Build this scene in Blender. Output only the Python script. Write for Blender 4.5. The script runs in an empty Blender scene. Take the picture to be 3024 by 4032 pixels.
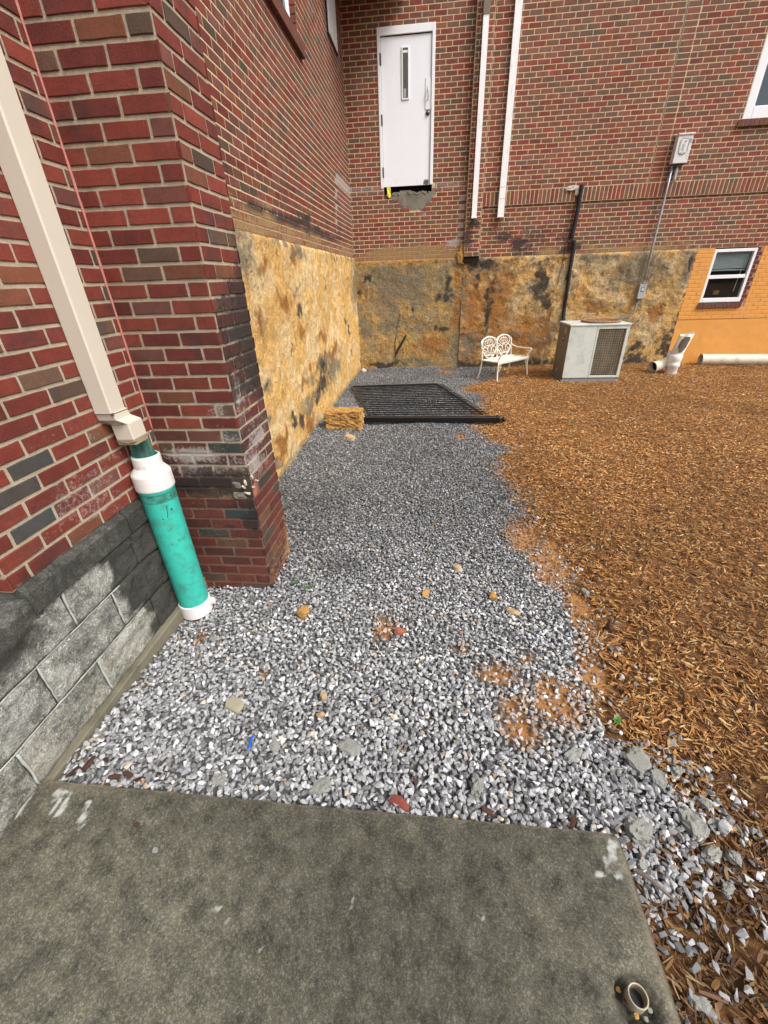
import bpy, math, random
import numpy as np
from mathutils import Matrix, Vector

random.seed(7)
rng = np.random.default_rng(7)
scene = bpy.context.scene
COL = scene.collection

# ---------------------------------------------------------------- camera
cam_d = bpy.data.cameras.new('camera')
cam = bpy.data.objects.new('camera', cam_d)
COL.objects.link(cam)
cR = (0.9947027758, 0.0976813394, -0.0320116176)
cU = (-0.0203959974, 0.4927793676, 0.8699152247)
cF = (-0.1007491490, 0.8646541798, -0.4921613132)
cam.matrix_world = Matrix(((cR[0], cU[0], -cF[0], 0.0), (cR[1], cU[1], -cF[1], 0.0), (cR[2], cU[2], -cF[2], 1.75), (0, 0, 0, 1)))
cam_d.sensor_fit = 'VERTICAL'
cam_d.sensor_height = 36.0
cam_d.lens = 1622.5 / 4032 * 36.0
cam_d.clip_start = 0.02
cam_d.clip_end = 500
scene.camera = cam

# ---------------------------------------------------------------- sky, sun, exposure
SUN_EL, SUN_AZ = math.radians(50), math.radians(124)      # azimuth measured clockwise from +Y
world = bpy.data.worlds.new('World')
scene.world = world
world.use_nodes = True
wn = world.node_tree
bg = wn.nodes['Background']
sky = wn.nodes.new('ShaderNodeTexSky')
sky.sky_type = 'NISHITA'
sky.sun_disc = False
sky.sun_elevation = SUN_EL
sky.sun_rotation = SUN_AZ
sky.air_density = 1.0
sky.dust_density = 6.0
sky.ozone_density = 1.0
hsv = wn.nodes.new('ShaderNodeHueSaturation')
hsv.inputs['Saturation'].default_value = 0.45            # overcast: the cloud layer takes the blue out
wn.links.new(sky.outputs[0], hsv.inputs['Color'])
wn.links.new(hsv.outputs[0], bg.inputs['Color'])
bg.inputs['Strength'].default_value = 0.14
sun_d = bpy.data.lights.new('sun', 'SUN')
sun_d.energy = 1.5
sun_d.angle = math.radians(24)
sun_d.color = (1.0, 0.985, 0.955)
sun = bpy.data.objects.new('sun', sun_d)
COL.objects.link(sun)
sd = Vector((math.sin(SUN_AZ) * math.cos(SUN_EL), math.cos(SUN_AZ) * math.cos(SUN_EL), math.sin(SUN_EL)))
sun.rotation_euler = sd.to_track_quat('Z', 'Y').to_euler()
sun.location = (4, -4, 9)
scene.view_settings.view_transform = 'Standard'
scene.view_settings.look = 'None'
scene.view_settings.exposure = 0.45
scene.view_settings.gamma = 1.0
scene.view_settings.use_curve_mapping = False
scene.render.engine = 'CYCLES'
scene.cycles.use_denoising = True
scene.cycles.max_bounces = 6

# ---------------------------------------------------------------- numpy noise
def _hash(ix, iy, iz, seed):
    h = (ix.astype(np.int64) * 374761393 + iy.astype(np.int64) * 668265263 + iz.astype(np.int64) * 2147483647 + seed * 974711) & 0xffffffff
    h = ((h ^ (h >> 13)) * 1274126177) & 0xffffffff
    h = h ^ (h >> 16)
    return (h & 0xffff) / 65535.0

def vnoise(x, y, z=0.0, seed=0):
    x = np.asarray(x, float); y = np.asarray(y, float); z = np.zeros_like(x) + z
    ix, iy, iz = np.floor(x), np.floor(y), np.floor(z)
    fx, fy, fz = x - ix, y - iy, z - iz
    fx = fx * fx * (3 - 2 * fx); fy = fy * fy * (3 - 2 * fy); fz = fz * fz * (3 - 2 * fz)
    def c(a, b, d): return _hash(ix + a, iy + b, iz + d, seed)
    x00 = c(0, 0, 0) * (1 - fx) + c(1, 0, 0) * fx
    x10 = c(0, 1, 0) * (1 - fx) + c(1, 1, 0) * fx
    x01 = c(0, 0, 1) * (1 - fx) + c(1, 0, 1) * fx
    x11 = c(0, 1, 1) * (1 - fx) + c(1, 1, 1) * fx
    return (x00 * (1 - fy) + x10 * fy) * (1 - fz) + (x01 * (1 - fy) + x11 * fy) * fz

def fbm(x, y, z=0.0, oct=4, seed=0):
    t = 0.0; a = 0.5; n = 0.0
    for i in range(oct):
        f = 2.03 ** i
        t = t + a * vnoise(np.asarray(x) * f, np.asarray(y) * f, np.asarray(z) * f, seed + i * 17)
        n += a; a *= 0.5
    return t / n

def blobs(lst, u, v, soft=1.0, nz=0.45, scale=9.0, seed=3, warp=0.0, rmin=0.02):
    """soft union of ellipses with ragged edges; 0..1"""
    u = np.asarray(u, float); v = np.asarray(v, float)
    n = (fbm(u * scale, v * scale, seed=seed) - 0.5) * 2 * nz
    if warp:
        wu = (fbm(u * 3.1, v * 3.1, seed=seed + 40) - .5) + .5 * (fbm(u * 11, v * 11, seed=seed + 42) - .5)
        wv = (fbm(u * 3.1, v * 3.1, seed=seed + 41) - .5) + .5 * (fbm(u * 11, v * 11, seed=seed + 43) - .5)
        u = u + wu * warp; v = v + wv * warp
    m = np.zeros_like(u)
    for (cu, cv, ru, rv) in lst:
        d = np.sqrt(((u - cu) / max(ru, rmin)) ** 2 + ((v - cv) / max(rv, rmin)) ** 2)
        m = np.maximum(m, np.clip(1.35 - d * 0.75 + n, 0, 1))
    return m

def sst(a, b, x):
    t = np.clip((np.asarray(x, float) - a) / (b - a), 0, 1)
    return t * t * (3 - 2 * t)

# ---------------------------------------------------------------- materials
def new_mat(name):
    m = bpy.data.materials.new(name); m.use_nodes = True
    nt = m.node_tree; b = nt.nodes['Principled BSDF']
    return m, nt, b

def N(nt, kind, **kw):
    n = nt.nodes.new(kind)
    for k, v in kw.items():
        if k in n.inputs: n.inputs[k].default_value = v
        else: setattr(n, k, v)
    return n

def L(nt, a, b): nt.links.new(a, b)

def noise_node(nt, scale, detail=5, rough=0.6, coord=None, stretch=None):
    n = N(nt, 'ShaderNodeTexNoise'); n.inputs['Scale'].default_value = scale
    n.inputs['Detail'].default_value = detail; n.inputs['Roughness'].default_value = rough
    if coord is not None:
        if stretch:
            mp = N(nt, 'ShaderNodeMapping'); mp.inputs['Scale'].default_value = stretch
            L(nt, coord, mp.inputs['Vector']); coord = mp.outputs[0]
        L(nt, coord, n.inputs['Vector'])
    return n.outputs['Fac']

def ramp(nt, fac, a, b, c0=(0, 0, 0, 1), c1=(1, 1, 1, 1)):
    r = N(nt, 'ShaderNodeValToRGB'); e = r.color_ramp.elements
    e[0].position = a; e[1].position = b; e[0].color = c0; e[1].color = c1
    L(nt, fac, r.inputs[0]); return r.outputs[0]

def mathn(nt, op, a, b=None):
    n = N(nt, 'ShaderNodeMath'); n.operation = op
    for i, v in enumerate((a, b)):
        if v is None: continue
        if isinstance(v, (int, float)): n.inputs[i].default_value = v
        else: L(nt, v, n.inputs[i])
    return n.outputs[0]

def mix(nt, fac, a, b, mode='MIX'):
    n = N(nt, 'ShaderNodeMix'); n.data_type = 'RGBA'; n.blend_type = mode
    for i, v in ((0, fac), (6, a), (7, b)):
        if isinstance(v, (int, float)): n.inputs[i].default_value = v
        elif isinstance(v, tuple): n.inputs[i].default_value = (v[0], v[1], v[2], 1)
        else: L(nt, v, n.inputs[i])
    return n.outputs[2]

def bump(nt, b, h, strength=0.5, dist=0.01, prev=None):
    n = N(nt, 'ShaderNodeBump'); n.inputs['Strength'].default_value = strength
    n.inputs['Distance'].default_value = dist
    L(nt, h, n.inputs['Height'])
    if prev is not None: L(nt, prev, n.inputs['Normal'])
    L(nt, n.outputs[0], b.inputs['Normal']); return n.outputs[0]

def pos(nt): return N(nt, 'ShaderNodeNewGeometry').outputs['Position']

def simple(name, col, rough=0.6, metal=0.0, var=0.25, scale=6.0, dirt=None, dirt_amt=0.4, dirt_scale=5.0, bscale=120, bstr=0.15, stretch=None, spec=0.5):
    m, nt, b = new_mat(name); p = pos(nt)
    f = noise_node(nt, scale, 6, 0.65, p, stretch)
    lo = tuple(c * (1 - var) for c in col); hi = tuple(min(1, c * (1 + var * 0.6)) for c in col)
    c = mix(nt, f, lo, hi)
    if dirt:
        d = noise_node(nt, dirt_scale, 8, 0.7, p, stretch)
        dm = ramp(nt, d, 0.62 - dirt_amt * 0.35, 0.72)
        c = mix(nt, mathn(nt, 'MULTIPLY', dm, 0.85), c, dirt)
    L(nt, c, b.inputs['Base Color'])
    b.inputs['Roughness'].default_value = rough; b.inputs['Metallic'].default_value = metal
    b.inputs['Specular IOR Level'].default_value = spec
    if bstr: bump(nt, b, noise_node(nt, bscale, 5, 0.7, p), bstr, 0.004)
    return m

def attr_mat(name, tan, dark, white, rough=0.85, k=0.9, hf=28.0, bscale=160, bstr=0.35, bdist=0.004, stretch=None, mott=0.35, spec=0.3, soft=0.72, r0=0.38, r1=0.72, grain=140, flash=0.0, speck=None):
    """Col attribute times object colour, then three ragged coats whose amounts sit in the Mask attribute."""
    m, nt, b = new_mat(name); p = pos(nt)
    ca = N(nt, 'ShaderNodeAttribute', attribute_name='Col'); ma = N(nt, 'ShaderNodeAttribute', attribute_name='Mask')
    oi = N(nt, 'ShaderNodeObjectInfo')
    base = mix(nt, 1.0, ca.outputs['Color'], oi.outputs['Color'], 'MULTIPLY')
    f1 = noise_node(nt, 14, 6, 0.7, p, stretch); f2 = noise_node(nt, grain, 6, 0.7, p, stretch)
    v = mathn(nt, 'ADD', mathn(nt, 'MULTIPLY', f1, 1.1 * mott * 2), mathn(nt, 'MULTIPLY', f2, 0.9 * mott * 2))
    v = mathn(nt, 'ADD', v, 1.0 - 2.0 * mott)
    vc = N(nt, 'ShaderNodeCombineXYZ')
    for i in range(3): L(nt, v, vc.inputs[i])
    base = mix(nt, 1.0, base, vc.outputs[0], 'MULTIPLY')
    if speck:
        sn = noise_node(nt, speck[0], 4, 0.75, p)
        base = mix(nt, mathn(nt, 'MULTIPLY', ramp(nt, sn, .54, .62), speck[1]), base, mix(nt, 1.0, base, speck[2], 'MULTIPLY'))
        base = mix(nt, mathn(nt, 'MULTIPLY', ramp(nt, sn, .46, .38), speck[1]), base, mix(nt, 1.0, base, (.45, .45, .42), 'MULTIPLY'))
    if flash:
        fl = ramp(nt, noise_node(nt, 6.5, 5, 0.6, p), 0.52, 0.66)
        base = mix(nt, mathn(nt, 'MULTIPLY', fl, flash), base, mix(nt, 1.0, base, (0.58, 0.98, 1.15), 'MULTIPLY'))
        f5 = ramp(nt, noise_node(nt, 30, 8, 0.8, p), 0.60, 0.70)
        base = mix(nt, mathn(nt, 'MULTIPLY', f5, flash * .4), base, mix(nt, 1.0, base, (1.5, 2.2, 2.2), 'MULTIPLY'))
    sp = N(nt, 'ShaderNodeSeparateColor'); L(nt, ma.outputs['Color'], sp.inputs[0])
    hfn = noise_node(nt, hf, 10, soft, p, stretch); hf2 = noise_node(nt, hf * 2.3, 10, soft, p, stretch)
    c = base
    for i, (cc, src) in enumerate(((tan, hfn), (white, hf2), (dark, hfn))):
        ch = sp.outputs[{0: 0, 1: 2, 2: 1}[i]]
        s = mathn(nt, 'ADD', ch, mathn(nt, 'MULTIPLY', mathn(nt, 'SUBTRACT', src, 0.5), 1.8))
        fac = mathn(nt, 'MULTIPLY', ramp(nt, s, r0, r1), mathn(nt, 'MINIMUM', mathn(nt, 'MULTIPLY', ch, 3.0), k))
        cv = mix(nt, f2, tuple(q * 0.72 for q in cc), tuple(q * 1.25 for q in cc))
        c = mix(nt, fac, c, cv)
    L(nt, c, b.inputs['Base Color'])
    b.inputs['Roughness'].default_value = rough
    b.inputs['Specular IOR Level'].default_value = spec
    n1 = bump(nt, b, noise_node(nt, bscale, 6, 0.7, p), bstr, bdist)
    return m

M = {}
M['brick'] = attr_mat('brick_clay', (0.33, 0.21, 0.10), (0.030, 0.024, 0.023), (0.38, 0.34, 0.31), rough=0.8, bstr=0.8, mott=0.48, flash=0.85)
M['mortar'] = attr_mat('mortar', (0.36, 0.23, 0.11), (0.035, 0.028, 0.025), (0.5, 0.46, 0.42), rough=0.95, bstr=0.9, bdist=0.006, mott=0.42)
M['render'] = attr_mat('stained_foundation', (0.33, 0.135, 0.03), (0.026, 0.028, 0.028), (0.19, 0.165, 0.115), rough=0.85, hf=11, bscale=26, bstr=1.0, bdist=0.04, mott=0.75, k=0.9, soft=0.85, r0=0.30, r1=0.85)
M['stone'] = attr_mat('split_stone', (0.40, 0.35, 0.24), (0.040, 0.038, 0.032), (0.58, 0.58, 0.54), rough=0.9, hf=30, bscale=90, bstr=1.0, bdist=0.014, mott=1.25, soft=0.8, r0=0.3, r1=0.8, grain=60, speck=(95, .95, (1.9, 1.9, 1.8)))
M['slab'] = attr_mat('weathered_concrete', (0.215, 0.175, 0.12), (0.06, 0.056, 0.042), (0.46, 0.47, 0.43), rough=0.85, hf=34, bscale=240, bstr=0.6, bdist=0.003, mott=1.2, soft=0.85, r0=0.30, r1=0.85, grain=110, speck=(120, .9, (2.0, 1.9, 1.6)))
M['orange_paint'] = simple('orange_paint', (0.72, 0.33, 0.07), 0.6, var=0.12, scale=4, dirt=(0.5, 0.27, 0.1), dirt_amt=0.25, bscale=60, bstr=0.35)
M['white_paint'] = simple('white_paint', (0.85, 0.87, 0.90), 0.45, var=0.05, scale=9, dirt=(0.5, 0.5, 0.48), dirt_amt=0.1, stretch=(6, 6, 1), bstr=0.05)
M['door_paint'] = attr_mat('door_paint', (0.5, 0.47, 0.42), (0.03, 0.025, 0.025), (0.55, 0.56, 0.58), rough=0.45, hf=20, bscale=60, bstr=0.05, mott=0.06, stretch=(5, 5, 0.8))
M['gutter_white'] = simple('white_gutter_metal', (0.90, 0.91, 0.91), 0.4, var=0.05, scale=14, dirt=(0.45, 0.46, 0.45), dirt_amt=0.18, stretch=(5, 5, 0.7), bstr=0.05)
M['gutter_dirty'] = simple('mossy_gutter_metal', (0.20, 0.18, 0.13), 0.8, var=0.5, scale=20)
M['gutter_tan'] = simple('tan_gutter_metal', (0.62, 0.565, 0.47), 0.38, var=0.06, scale=5, bstr=0.02)
M['caulk_dark'] = simple('dirty_sealant', (0.10, 0.08, 0.06), 0.8, var=0.5, scale=60)
M['caulk_pink'] = simple('pink_sealant', (0.50, 0.20, 0.16), 0.6, var=0.3, scale=40, bscale=200, bstr=0.5)
M['teal'] = simple('teal_pipe_plastic', (0.045, 0.50, 0.40), 0.42, var=0.18, scale=5, dirt=(0.06, 0.20, 0.15), dirt_amt=0.42, dirt_scale=16, bscale=70, bstr=0.15)
M['teal_in'] = simple('algae_pipe_inside', (0.025, 0.11, 0.08), 0.6, var=0.6, scale=30, dirt=(0.25, 0.4, 0.35), dirt_amt=0.1, dirt_scale=25)
M['pvc'] = simple('white_pipe_plastic', (0.78, 0.75, 0.72), 0.4, var=0.06, scale=6, dirt=(0.5, 0.44, 0.38), dirt_amt=0.2, dirt_scale=12, bstr=0.04)
M['pvc_old'] = simple('weathered_pipe_plastic', (0.70, 0.62, 0.50), 0.55, var=0.15, scale=5, dirt=(0.33, 0.25, 0.18), dirt_amt=0.3, dirt_scale=6, bstr=0.1)
M['soil_stain'] = simple('dried_soil', (0.16, 0.13, 0.10), 0.95, var=0.5, scale=30)
M['black_metal'] = simple('black_painted_steel', (0.006, 0.008, 0.010), 0.35, var=0.4, scale=8, bstr=0.05)
M['black_foam'] = simple('black_foam_insulation', (0.018, 0.018, 0.02), 0.8, var=0.4, scale=30, bscale=60, bstr=0.6)
M['cream_metal'] = simple('cream_cast_aluminium', (0.80, 0.76, 0.66), 0.4, var=0.08, scale=10, bstr=0.05)
M['cream_metal_b'] = simple('cream_bench_edge', (0.68, 0.64, 0.54), 0.5, var=0.2, scale=14, bstr=0.05)
M['mint'] = simple('pale_green_panel', (0.60, 0.64, 0.59), 0.5, var=0.10, scale=3, dirt=(0.36, 0.41, 0.40), dirt_amt=0.35, dirt_scale=7, bstr=0.03)
M['mint_dark'] = simple('shaded_grey_panel', (0.20, 0.185, 0.16), 0.6, var=0.2, scale=5, dirt=(0.12, 0.1, 0.08), dirt_amt=0.3, bstr=0.05)  # grey sheet metal, with the side's shade put into its colour
M['rust'] = simple('rusty_steel', (0.30, 0.15, 0.07), 0.8, var=0.5, scale=14, dirt=(0.35, 0.33, 0.30), dirt_amt=0.3)
M['coil'] = simple('dirty_coil_fins', (0.095, 0.075, 0.05), 0.8, var=0.6, scale=18, dirt=(0.26, 0.25, 0.22), dirt_amt=0.35, dirt_scale=3, stretch=(2, 2, 0.6))
M['grille'] = simple('rusty_wire_guard', (0.40, 0.33, 0.22), 0.7, var=0.5, scale=12)
M['grey_pad'] = simple('grey_plastic_pad', (0.17, 0.18, 0.19), 0.7, var=0.3, scale=10)
M['grey_box'] = simple('galvanised_box', (0.42, 0.45, 0.47), 0.5, metal=0.2, var=0.15, scale=12)
M['light_box'] = simple('chalky_box_enamel', (0.70, 0.72, 0.73), 0.6, var=0.1, scale=14, dirt=(0.55, 0.34, 0.17), dirt_amt=0.25, dirt_scale=14)
M['steel'] = simple('galvanised_conduit', (0.40, 0.42, 0.46), 0.45, metal=0.6, var=0.2, scale=20)
M['dark_conduit'] = simple('dark_flexible_conduit', (0.10, 0.11, 0.11), 0.5, var=0.2, scale=20)
M['wire_brown'] = simple('brown_cable', (0.16, 0.07, 0.035), 0.7)
M['foam_white'] = simple('expanding_foam', (0.55, 0.53, 0.44), 0.9, var=0.3, scale=30, bscale=40, bstr=0.8)
M['gap_shade'] = simple('dark_cavity', (0.012, 0.010, 0.009), 1.0, var=0.3, bstr=0)  # black for open gaps and for painted shade in mouths and hollows
M['interior'] = simple('dim_room_wall', (0.012, 0.05, 0.035), 0.9, var=0.4, scale=2, bstr=0)
M['blind'] = simple('blind_slat_plastic', (0.75, 0.80, 0.80), 0.5, var=0.05)
M['yellow_tape'] = simple('yellow_plastic', (0.80, 0.68, 0.03), 0.4, var=0.2, scale=30)
M['chrome'] = simple('brushed_metal', (0.45, 0.45, 0.46), 0.3, metal=0.9, var=0.1)
M['clay_rock'] = simple('clay_crusted_rock', (0.46, 0.25, 0.07), 0.9, var=0.5, scale=14, dirt=(0.16, 0.09, 0.035), dirt_amt=0.45, dirt_scale=9, bscale=35, bstr=1.0)
M['clay_pale'] = simple('pale_clay', (0.50, 0.36, 0.20), 0.9, var=0.4, scale=20, bscale=60, bstr=0.8)
M['conc_lump'] = simple('broken_concrete', (0.27, 0.27, 0.24), 0.95, var=0.35, scale=25, dirt=(0.15, 0.14, 0.12), dirt_amt=0.3, dirt_scale=18, bscale=60, bstr=0.9)
M['conc_patch'] = simple('rough_grey_concrete', (0.25, 0.23, 0.185), 0.95, var=0.4, scale=9, dirt=(0.07, 0.065, 0.055), dirt_amt=0.55, dirt_scale=9, bscale=30, bstr=0.9)
M['red_broken'] = simple('freshly_broken_brick', (0.34, 0.11, 0.065), 0.9, var=0.4, scale=30, bscale=60, bstr=1.0)
M['mortar_white'] = simple('white_mortar_dab', (0.58, 0.50, 0.42), 0.9, var=0.3, scale=30, bstr=0.5)
M['leaf'] = simple('weed_leaf', (0.09, 0.22, 0.05), 0.5, var=0.3, scale=30, bstr=0)
M['bark'] = simple('red_brown_bark', (0.065, 0.024, 0.014), 0.85, var=0.5, scale=40, bscale=80, bstr=0.8)
M['twig'] = simple('grey_twig', (0.16, 0.13, 0.11), 0.9, var=0.4, scale=40)
M['blue'] = simple('blue_plastic', (0.01, 0.10, 0.55), 0.4)
M['brass'] = simple('weathered_pipe_rim', (0.42, 0.36, 0.25), 0.5, metal=0.3, var=0.4, scale=40)
M['label_red'] = simple('brown_red_plate', (0.13, 0.03, 0.02), 0.5)
M['label_white'] = simple('faded_label', (0.55, 0.55, 0.5), 0.6)
M['roof_soffit'] = simple('light_blocker_dark', (0.05, 0.04, 0.035), 0.9)  # colour of the board added to block light over the door corner

def glass_mat(name, tint, rough=0.03):
    m, nt, b = new_mat(name)
    b.inputs['Base Color'].default_value = (*tint, 1); b.inputs['Roughness'].default_value = rough
    b.inputs['Transmission Weight'].default_value = 1.0; b.inputs['IOR'].default_value = 1.45
    return m
M['glass'] = glass_mat('window_glass', (0.85, 0.9, 0.9))
M['glass_dark'] = simple('reflective_dark_glass', (0.035, 0.055, 0.075), 0.12, var=0.25, scale=1.5, bstr=0, spec=0.8)
M['door_glass'] = simple('wired_door_glass', (0.09, 0.085, 0.055), 0.12, var=0.5, scale=3, bstr=0, spec=0.8)

def tint_mat(name, rough, spec=0.5):
    m, nt, b = new_mat(name)
    a = N(nt, 'ShaderNodeAttribute', attribute_name='tint'); a.attribute_type = 'INSTANCER'
    p = N(nt, 'ShaderNodeTexCoord').outputs['Object']
    f = noise_node(nt, 60, 5, 0.7, p)
    v = ramp(nt, f, 0.25, 0.8, (0.62, 0.62, 0.62, 1), (1.3, 1.3, 1.3, 1))
    L(nt, mix(nt, 1.0, a.outputs['Color'], v, 'MULTIPLY'), b.inputs['Base Color'])
    b.inputs['Roughness'].default_value = rough; b.inputs['Specular IOR Level'].default_value = spec
    return m
M['gravel'] = tint_mat('crushed_stone', 0.55, 0.4)
M['chip'] = tint_mat('wood_chip', 0.6, 0.35)

def ground_mat():
    m, nt, b = new_mat('ground_soil'); p = pos(nt)
    ma = N(nt, 'ShaderNodeAttribute', attribute_name='Mask')
    sp = N(nt, 'ShaderNodeSeparateColor'); L(nt, ma.outputs['Color'], sp.inputs[0])
    f = noise_node(nt, 45, 8, 0.75, p); f2 = noise_node(nt, 7, 6, 0.7, p)
    dark = mix(nt, f, (0.05, 0.05, 0.052), (0.18, 0.18, 0.18))
    mulch = mix(nt, f, (0.05, 0.021, 0.008), (0.30, 0.14, 0.042))
    clay = mix(nt, f, (0.16, 0.065, 0.02), (0.56, 0.27, 0.09))
    s1 = ramp(nt, mathn(nt, 'ADD', sp.outputs[0], mathn(nt, 'MULTIPLY', mathn(nt, 'SUBTRACT', f2, 0.5), 0.6)), 0.4, 0.6)
    s2 = ramp(nt, mathn(nt, 'ADD', sp.outputs[1], mathn(nt, 'MULTIPLY', mathn(nt, 'SUBTRACT', f, 0.5), 1.2)), 0.35, 0.6)
    c = mix(nt, s1, dark, mulch); c = mix(nt, s2, c, clay)
    L(nt, c, b.inputs['Base Color']); b.inputs['Roughness'].default_value = 0.95
    bump(nt, b, f, 0.8, 0.015)
    return m
M['ground'] = ground_mat()

# ---------------------------------------------------------------- object helpers
def set_attr(me, name, arr):
    a = me.attributes.new(name, 'FLOAT_COLOR', 'POINT')
    arr = np.asarray(arr, np.float32)
    if arr.ndim == 1: arr = np.tile(arr, (len(me.vertices), 1))
    if arr.shape[1] == 3: arr = np.hstack([arr, np.ones((len(arr), 1), np.float32)])
    a.data.foreach_set('color', arr.ravel())

def mesh(name, v, f, mat, col=None, mask=None, smooth=False):
    me = bpy.data.meshes.new(name)
    me.from_pydata([tuple(p) for p in v], [], [tuple(q) for q in f])
    if isinstance(mat, str): mat = M[mat]
    me.materials.append(mat)
    if col is not None: set_attr(me, 'Col', col)
    if mask is not None: set_attr(me, 'Mask', mask)
    if smooth: me.polygons.foreach_set('use_smooth', [True] * len(me.polygons))
    me.update()
    return me

def obj(name, me, parent=None, loc=(0, 0, 0), rot=None, kind=None, label=None, cat=None, group=None):
    o = bpy.data.objects.new(name, me)
    COL.objects.link(o); o.location = loc
    if rot: o.rotation_euler = rot
    if parent is not None: o.parent = parent
    if kind: o['kind'] = kind
    if label: o['label'] = label
    if cat: o['category'] = cat
    if group: o['group'] = group
    return o

def thing(name, label, cat, loc=(0, 0, 0), rz=0, group=None, rot=None):
    o = obj(name, None, None, loc, rot or (0, 0, rz), 'thing', label, cat, group)
    o.empty_display_size = 0.1
    return o

class MB:
    def __init__(s): s.v = []; s.f = []
    def add(s, v, f):
        o = len(s.v); s.v += [tuple(p) for p in v]; s.f += [tuple(i + o for i in q) for q in f]; return s
    def box(s, x0, x1, y0, y1, z0, z1, b=0.0, mat=None):
        """box with chamfered edges"""
        if b <= 0:
            v = [(x, y, z) for z in (z0, z1) for y in (y0, y1) for x in (x0, x1)]
            f = [(0, 2, 3, 1), (4, 5, 7, 6), (0, 1, 5, 4), (2, 6, 7, 3), (0, 4, 6, 2), (1, 3, 7, 5)]
        else:
            cx, cy, cz = (x0 + x1) / 2, (y0 + y1) / 2, (z0 + z1) / 2
            hx, hy, hz = (x1 - x0) / 2, (y1 - y0) / 2, (z1 - z0) / 2
            b = min(b, hx * .9, hy * .9, hz * .9)
            v = []; idx = {}
            for sx in (-1, 1):
                for sy in (-1, 1):
                    for sz in (-1, 1):
                        for k in range(3):
                            d = [hx - b, hy - b, hz - b]; d[k] += b
                            idx[(sx, sy, sz, k)] = len(v)
                            v.append((cx + sx * d[0], cy + sy * d[1], cz + sz * d[2]))
            f = []
            for k in range(3):
                a, c = (k + 1) % 3, (k + 2) % 3
                for sg in (-1, 1):
                    q = []
                    for (i, j) in ((-1, -1), (1, -1), (1, 1), (-1, 1)):
                        t = [0, 0, 0]; t[k] = sg; t[a] = i; t[c] = j
                        q.append(idx[(*t, k)])
                    f.append(q if sg > 0 else q[::-1])
            for k in range(3):
                a, c = (k + 1) % 3, (k + 2) % 3
                for i in (-1, 1):
                    for j in (-1, 1):
                        q = []
                        for (sg, m) in ((-1, a), (1, a), (1, c), (-1, c)):
                            t = [0, 0, 0]; t[k] = sg; t[a] = i; t[c] = j
                            q.append(idx[(*t, m)])
                        f.append(q if i * j < 0 else q[::-1])
            for sx in (-1, 1):
                for sy in (-1, 1):
                    for sz in (-1, 1):
                        q = [idx[(sx, sy, sz, k)] for k in range(3)]
                        f.append(q if sx * sy * sz > 0 else q[::-1])
        if mat is not None:
            v = [tuple(mat @ Vector(p)) for p in v]
        return s.add(v, f)
    def tube(s, pts, r, n=8, cap=True, aspect=None):
        pts = [Vector(p) for p in pts]; m = len(pts)
        rr = r if isinstance(r, (list, tuple)) else [r] * m
        t0 = (pts[1] - pts[0]).normalized()
        up = Vector((0, 0, 1)) if abs(t0.z) < 0.9 else Vector((1, 0, 0))
        a = t0.cross(up).normalized(); v = []; f = []
        for i, p in enumerate(pts):
            t = ((pts[min(i + 1, m - 1)] - pts[max(i - 1, 0)])).normalized()
            a = (a - t * a.dot(t)).normalized(); b = t.cross(a)
            for k in range(n):
                an = 2 * math.pi * k / n
                v.append(p + (a * math.cos(an) + b * math.sin(an)) * rr[i])
        for i in range(m - 1):
            for k in range(n):
                k2 = (k + 1) % n
                f.append((i * n + k, i * n + k2, (i + 1) * n + k2, (i + 1) * n + k))
        if cap:
            f.append(tuple(range(n))[::-1]); f.append(tuple((m - 1) * n + k for k in range(n)))
        return s.add(v, f)
    def lathe(s, prof, c=(0, 0, 0), n=32, closed=False):
        v = []; f = []
        for (r, z) in prof:
            for k in range(n):
                an = 2 * math.pi * k / n
                v.append((c[0] + r * math.cos(an), c[1] + r * math.sin(an), c[2] + z))
        for i in range(len(prof) - 1):
            for k in range(n):
                k2 = (k + 1) % n
                f.append((i * n + k, i * n + k2, (i + 1) * n + k2, (i + 1) * n + k))
        return s.add(v, f)
    def obj(s, name, mat, parent=None, smooth=False, **kw):
        return obj(name, mesh(name, s.v, s.f, mat, smooth=smooth), parent, **kw)

def catmull(pts, n=6):
    P = [Vector(p) for p in pts]; P = [P[0] * 2 - P[1]] + P + [P[-1] * 2 - P[-2]]; out = []
    for i in range(1, len(P) - 2):
        for k in range(n):
            t = k / n
            out.append(0.5 * ((2 * P[i]) + (-P[i - 1] + P[i + 1]) * t + (2 * P[i - 1] - 5 * P[i] + 4 * P[i + 1] - P[i + 2]) * t * t + (-P[i - 1] + 3 * P[i] - 3 * P[i + 1] + P[i + 2]) * t ** 3))
    out.append(P[-2]); return out

# ---------------------------------------------------------------- brick walls
C0 = np.array([0, 0, 1.75]); RR = np.array(cR); UU = np.array(cU); FF = np.array(cF)
def px(p):
    v = np.asarray(p, float) - C0
    w = v @ FF
    return 384 + 412 * (v @ RR) / w, 512 - 412 * (v @ UU) / w, w

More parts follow.
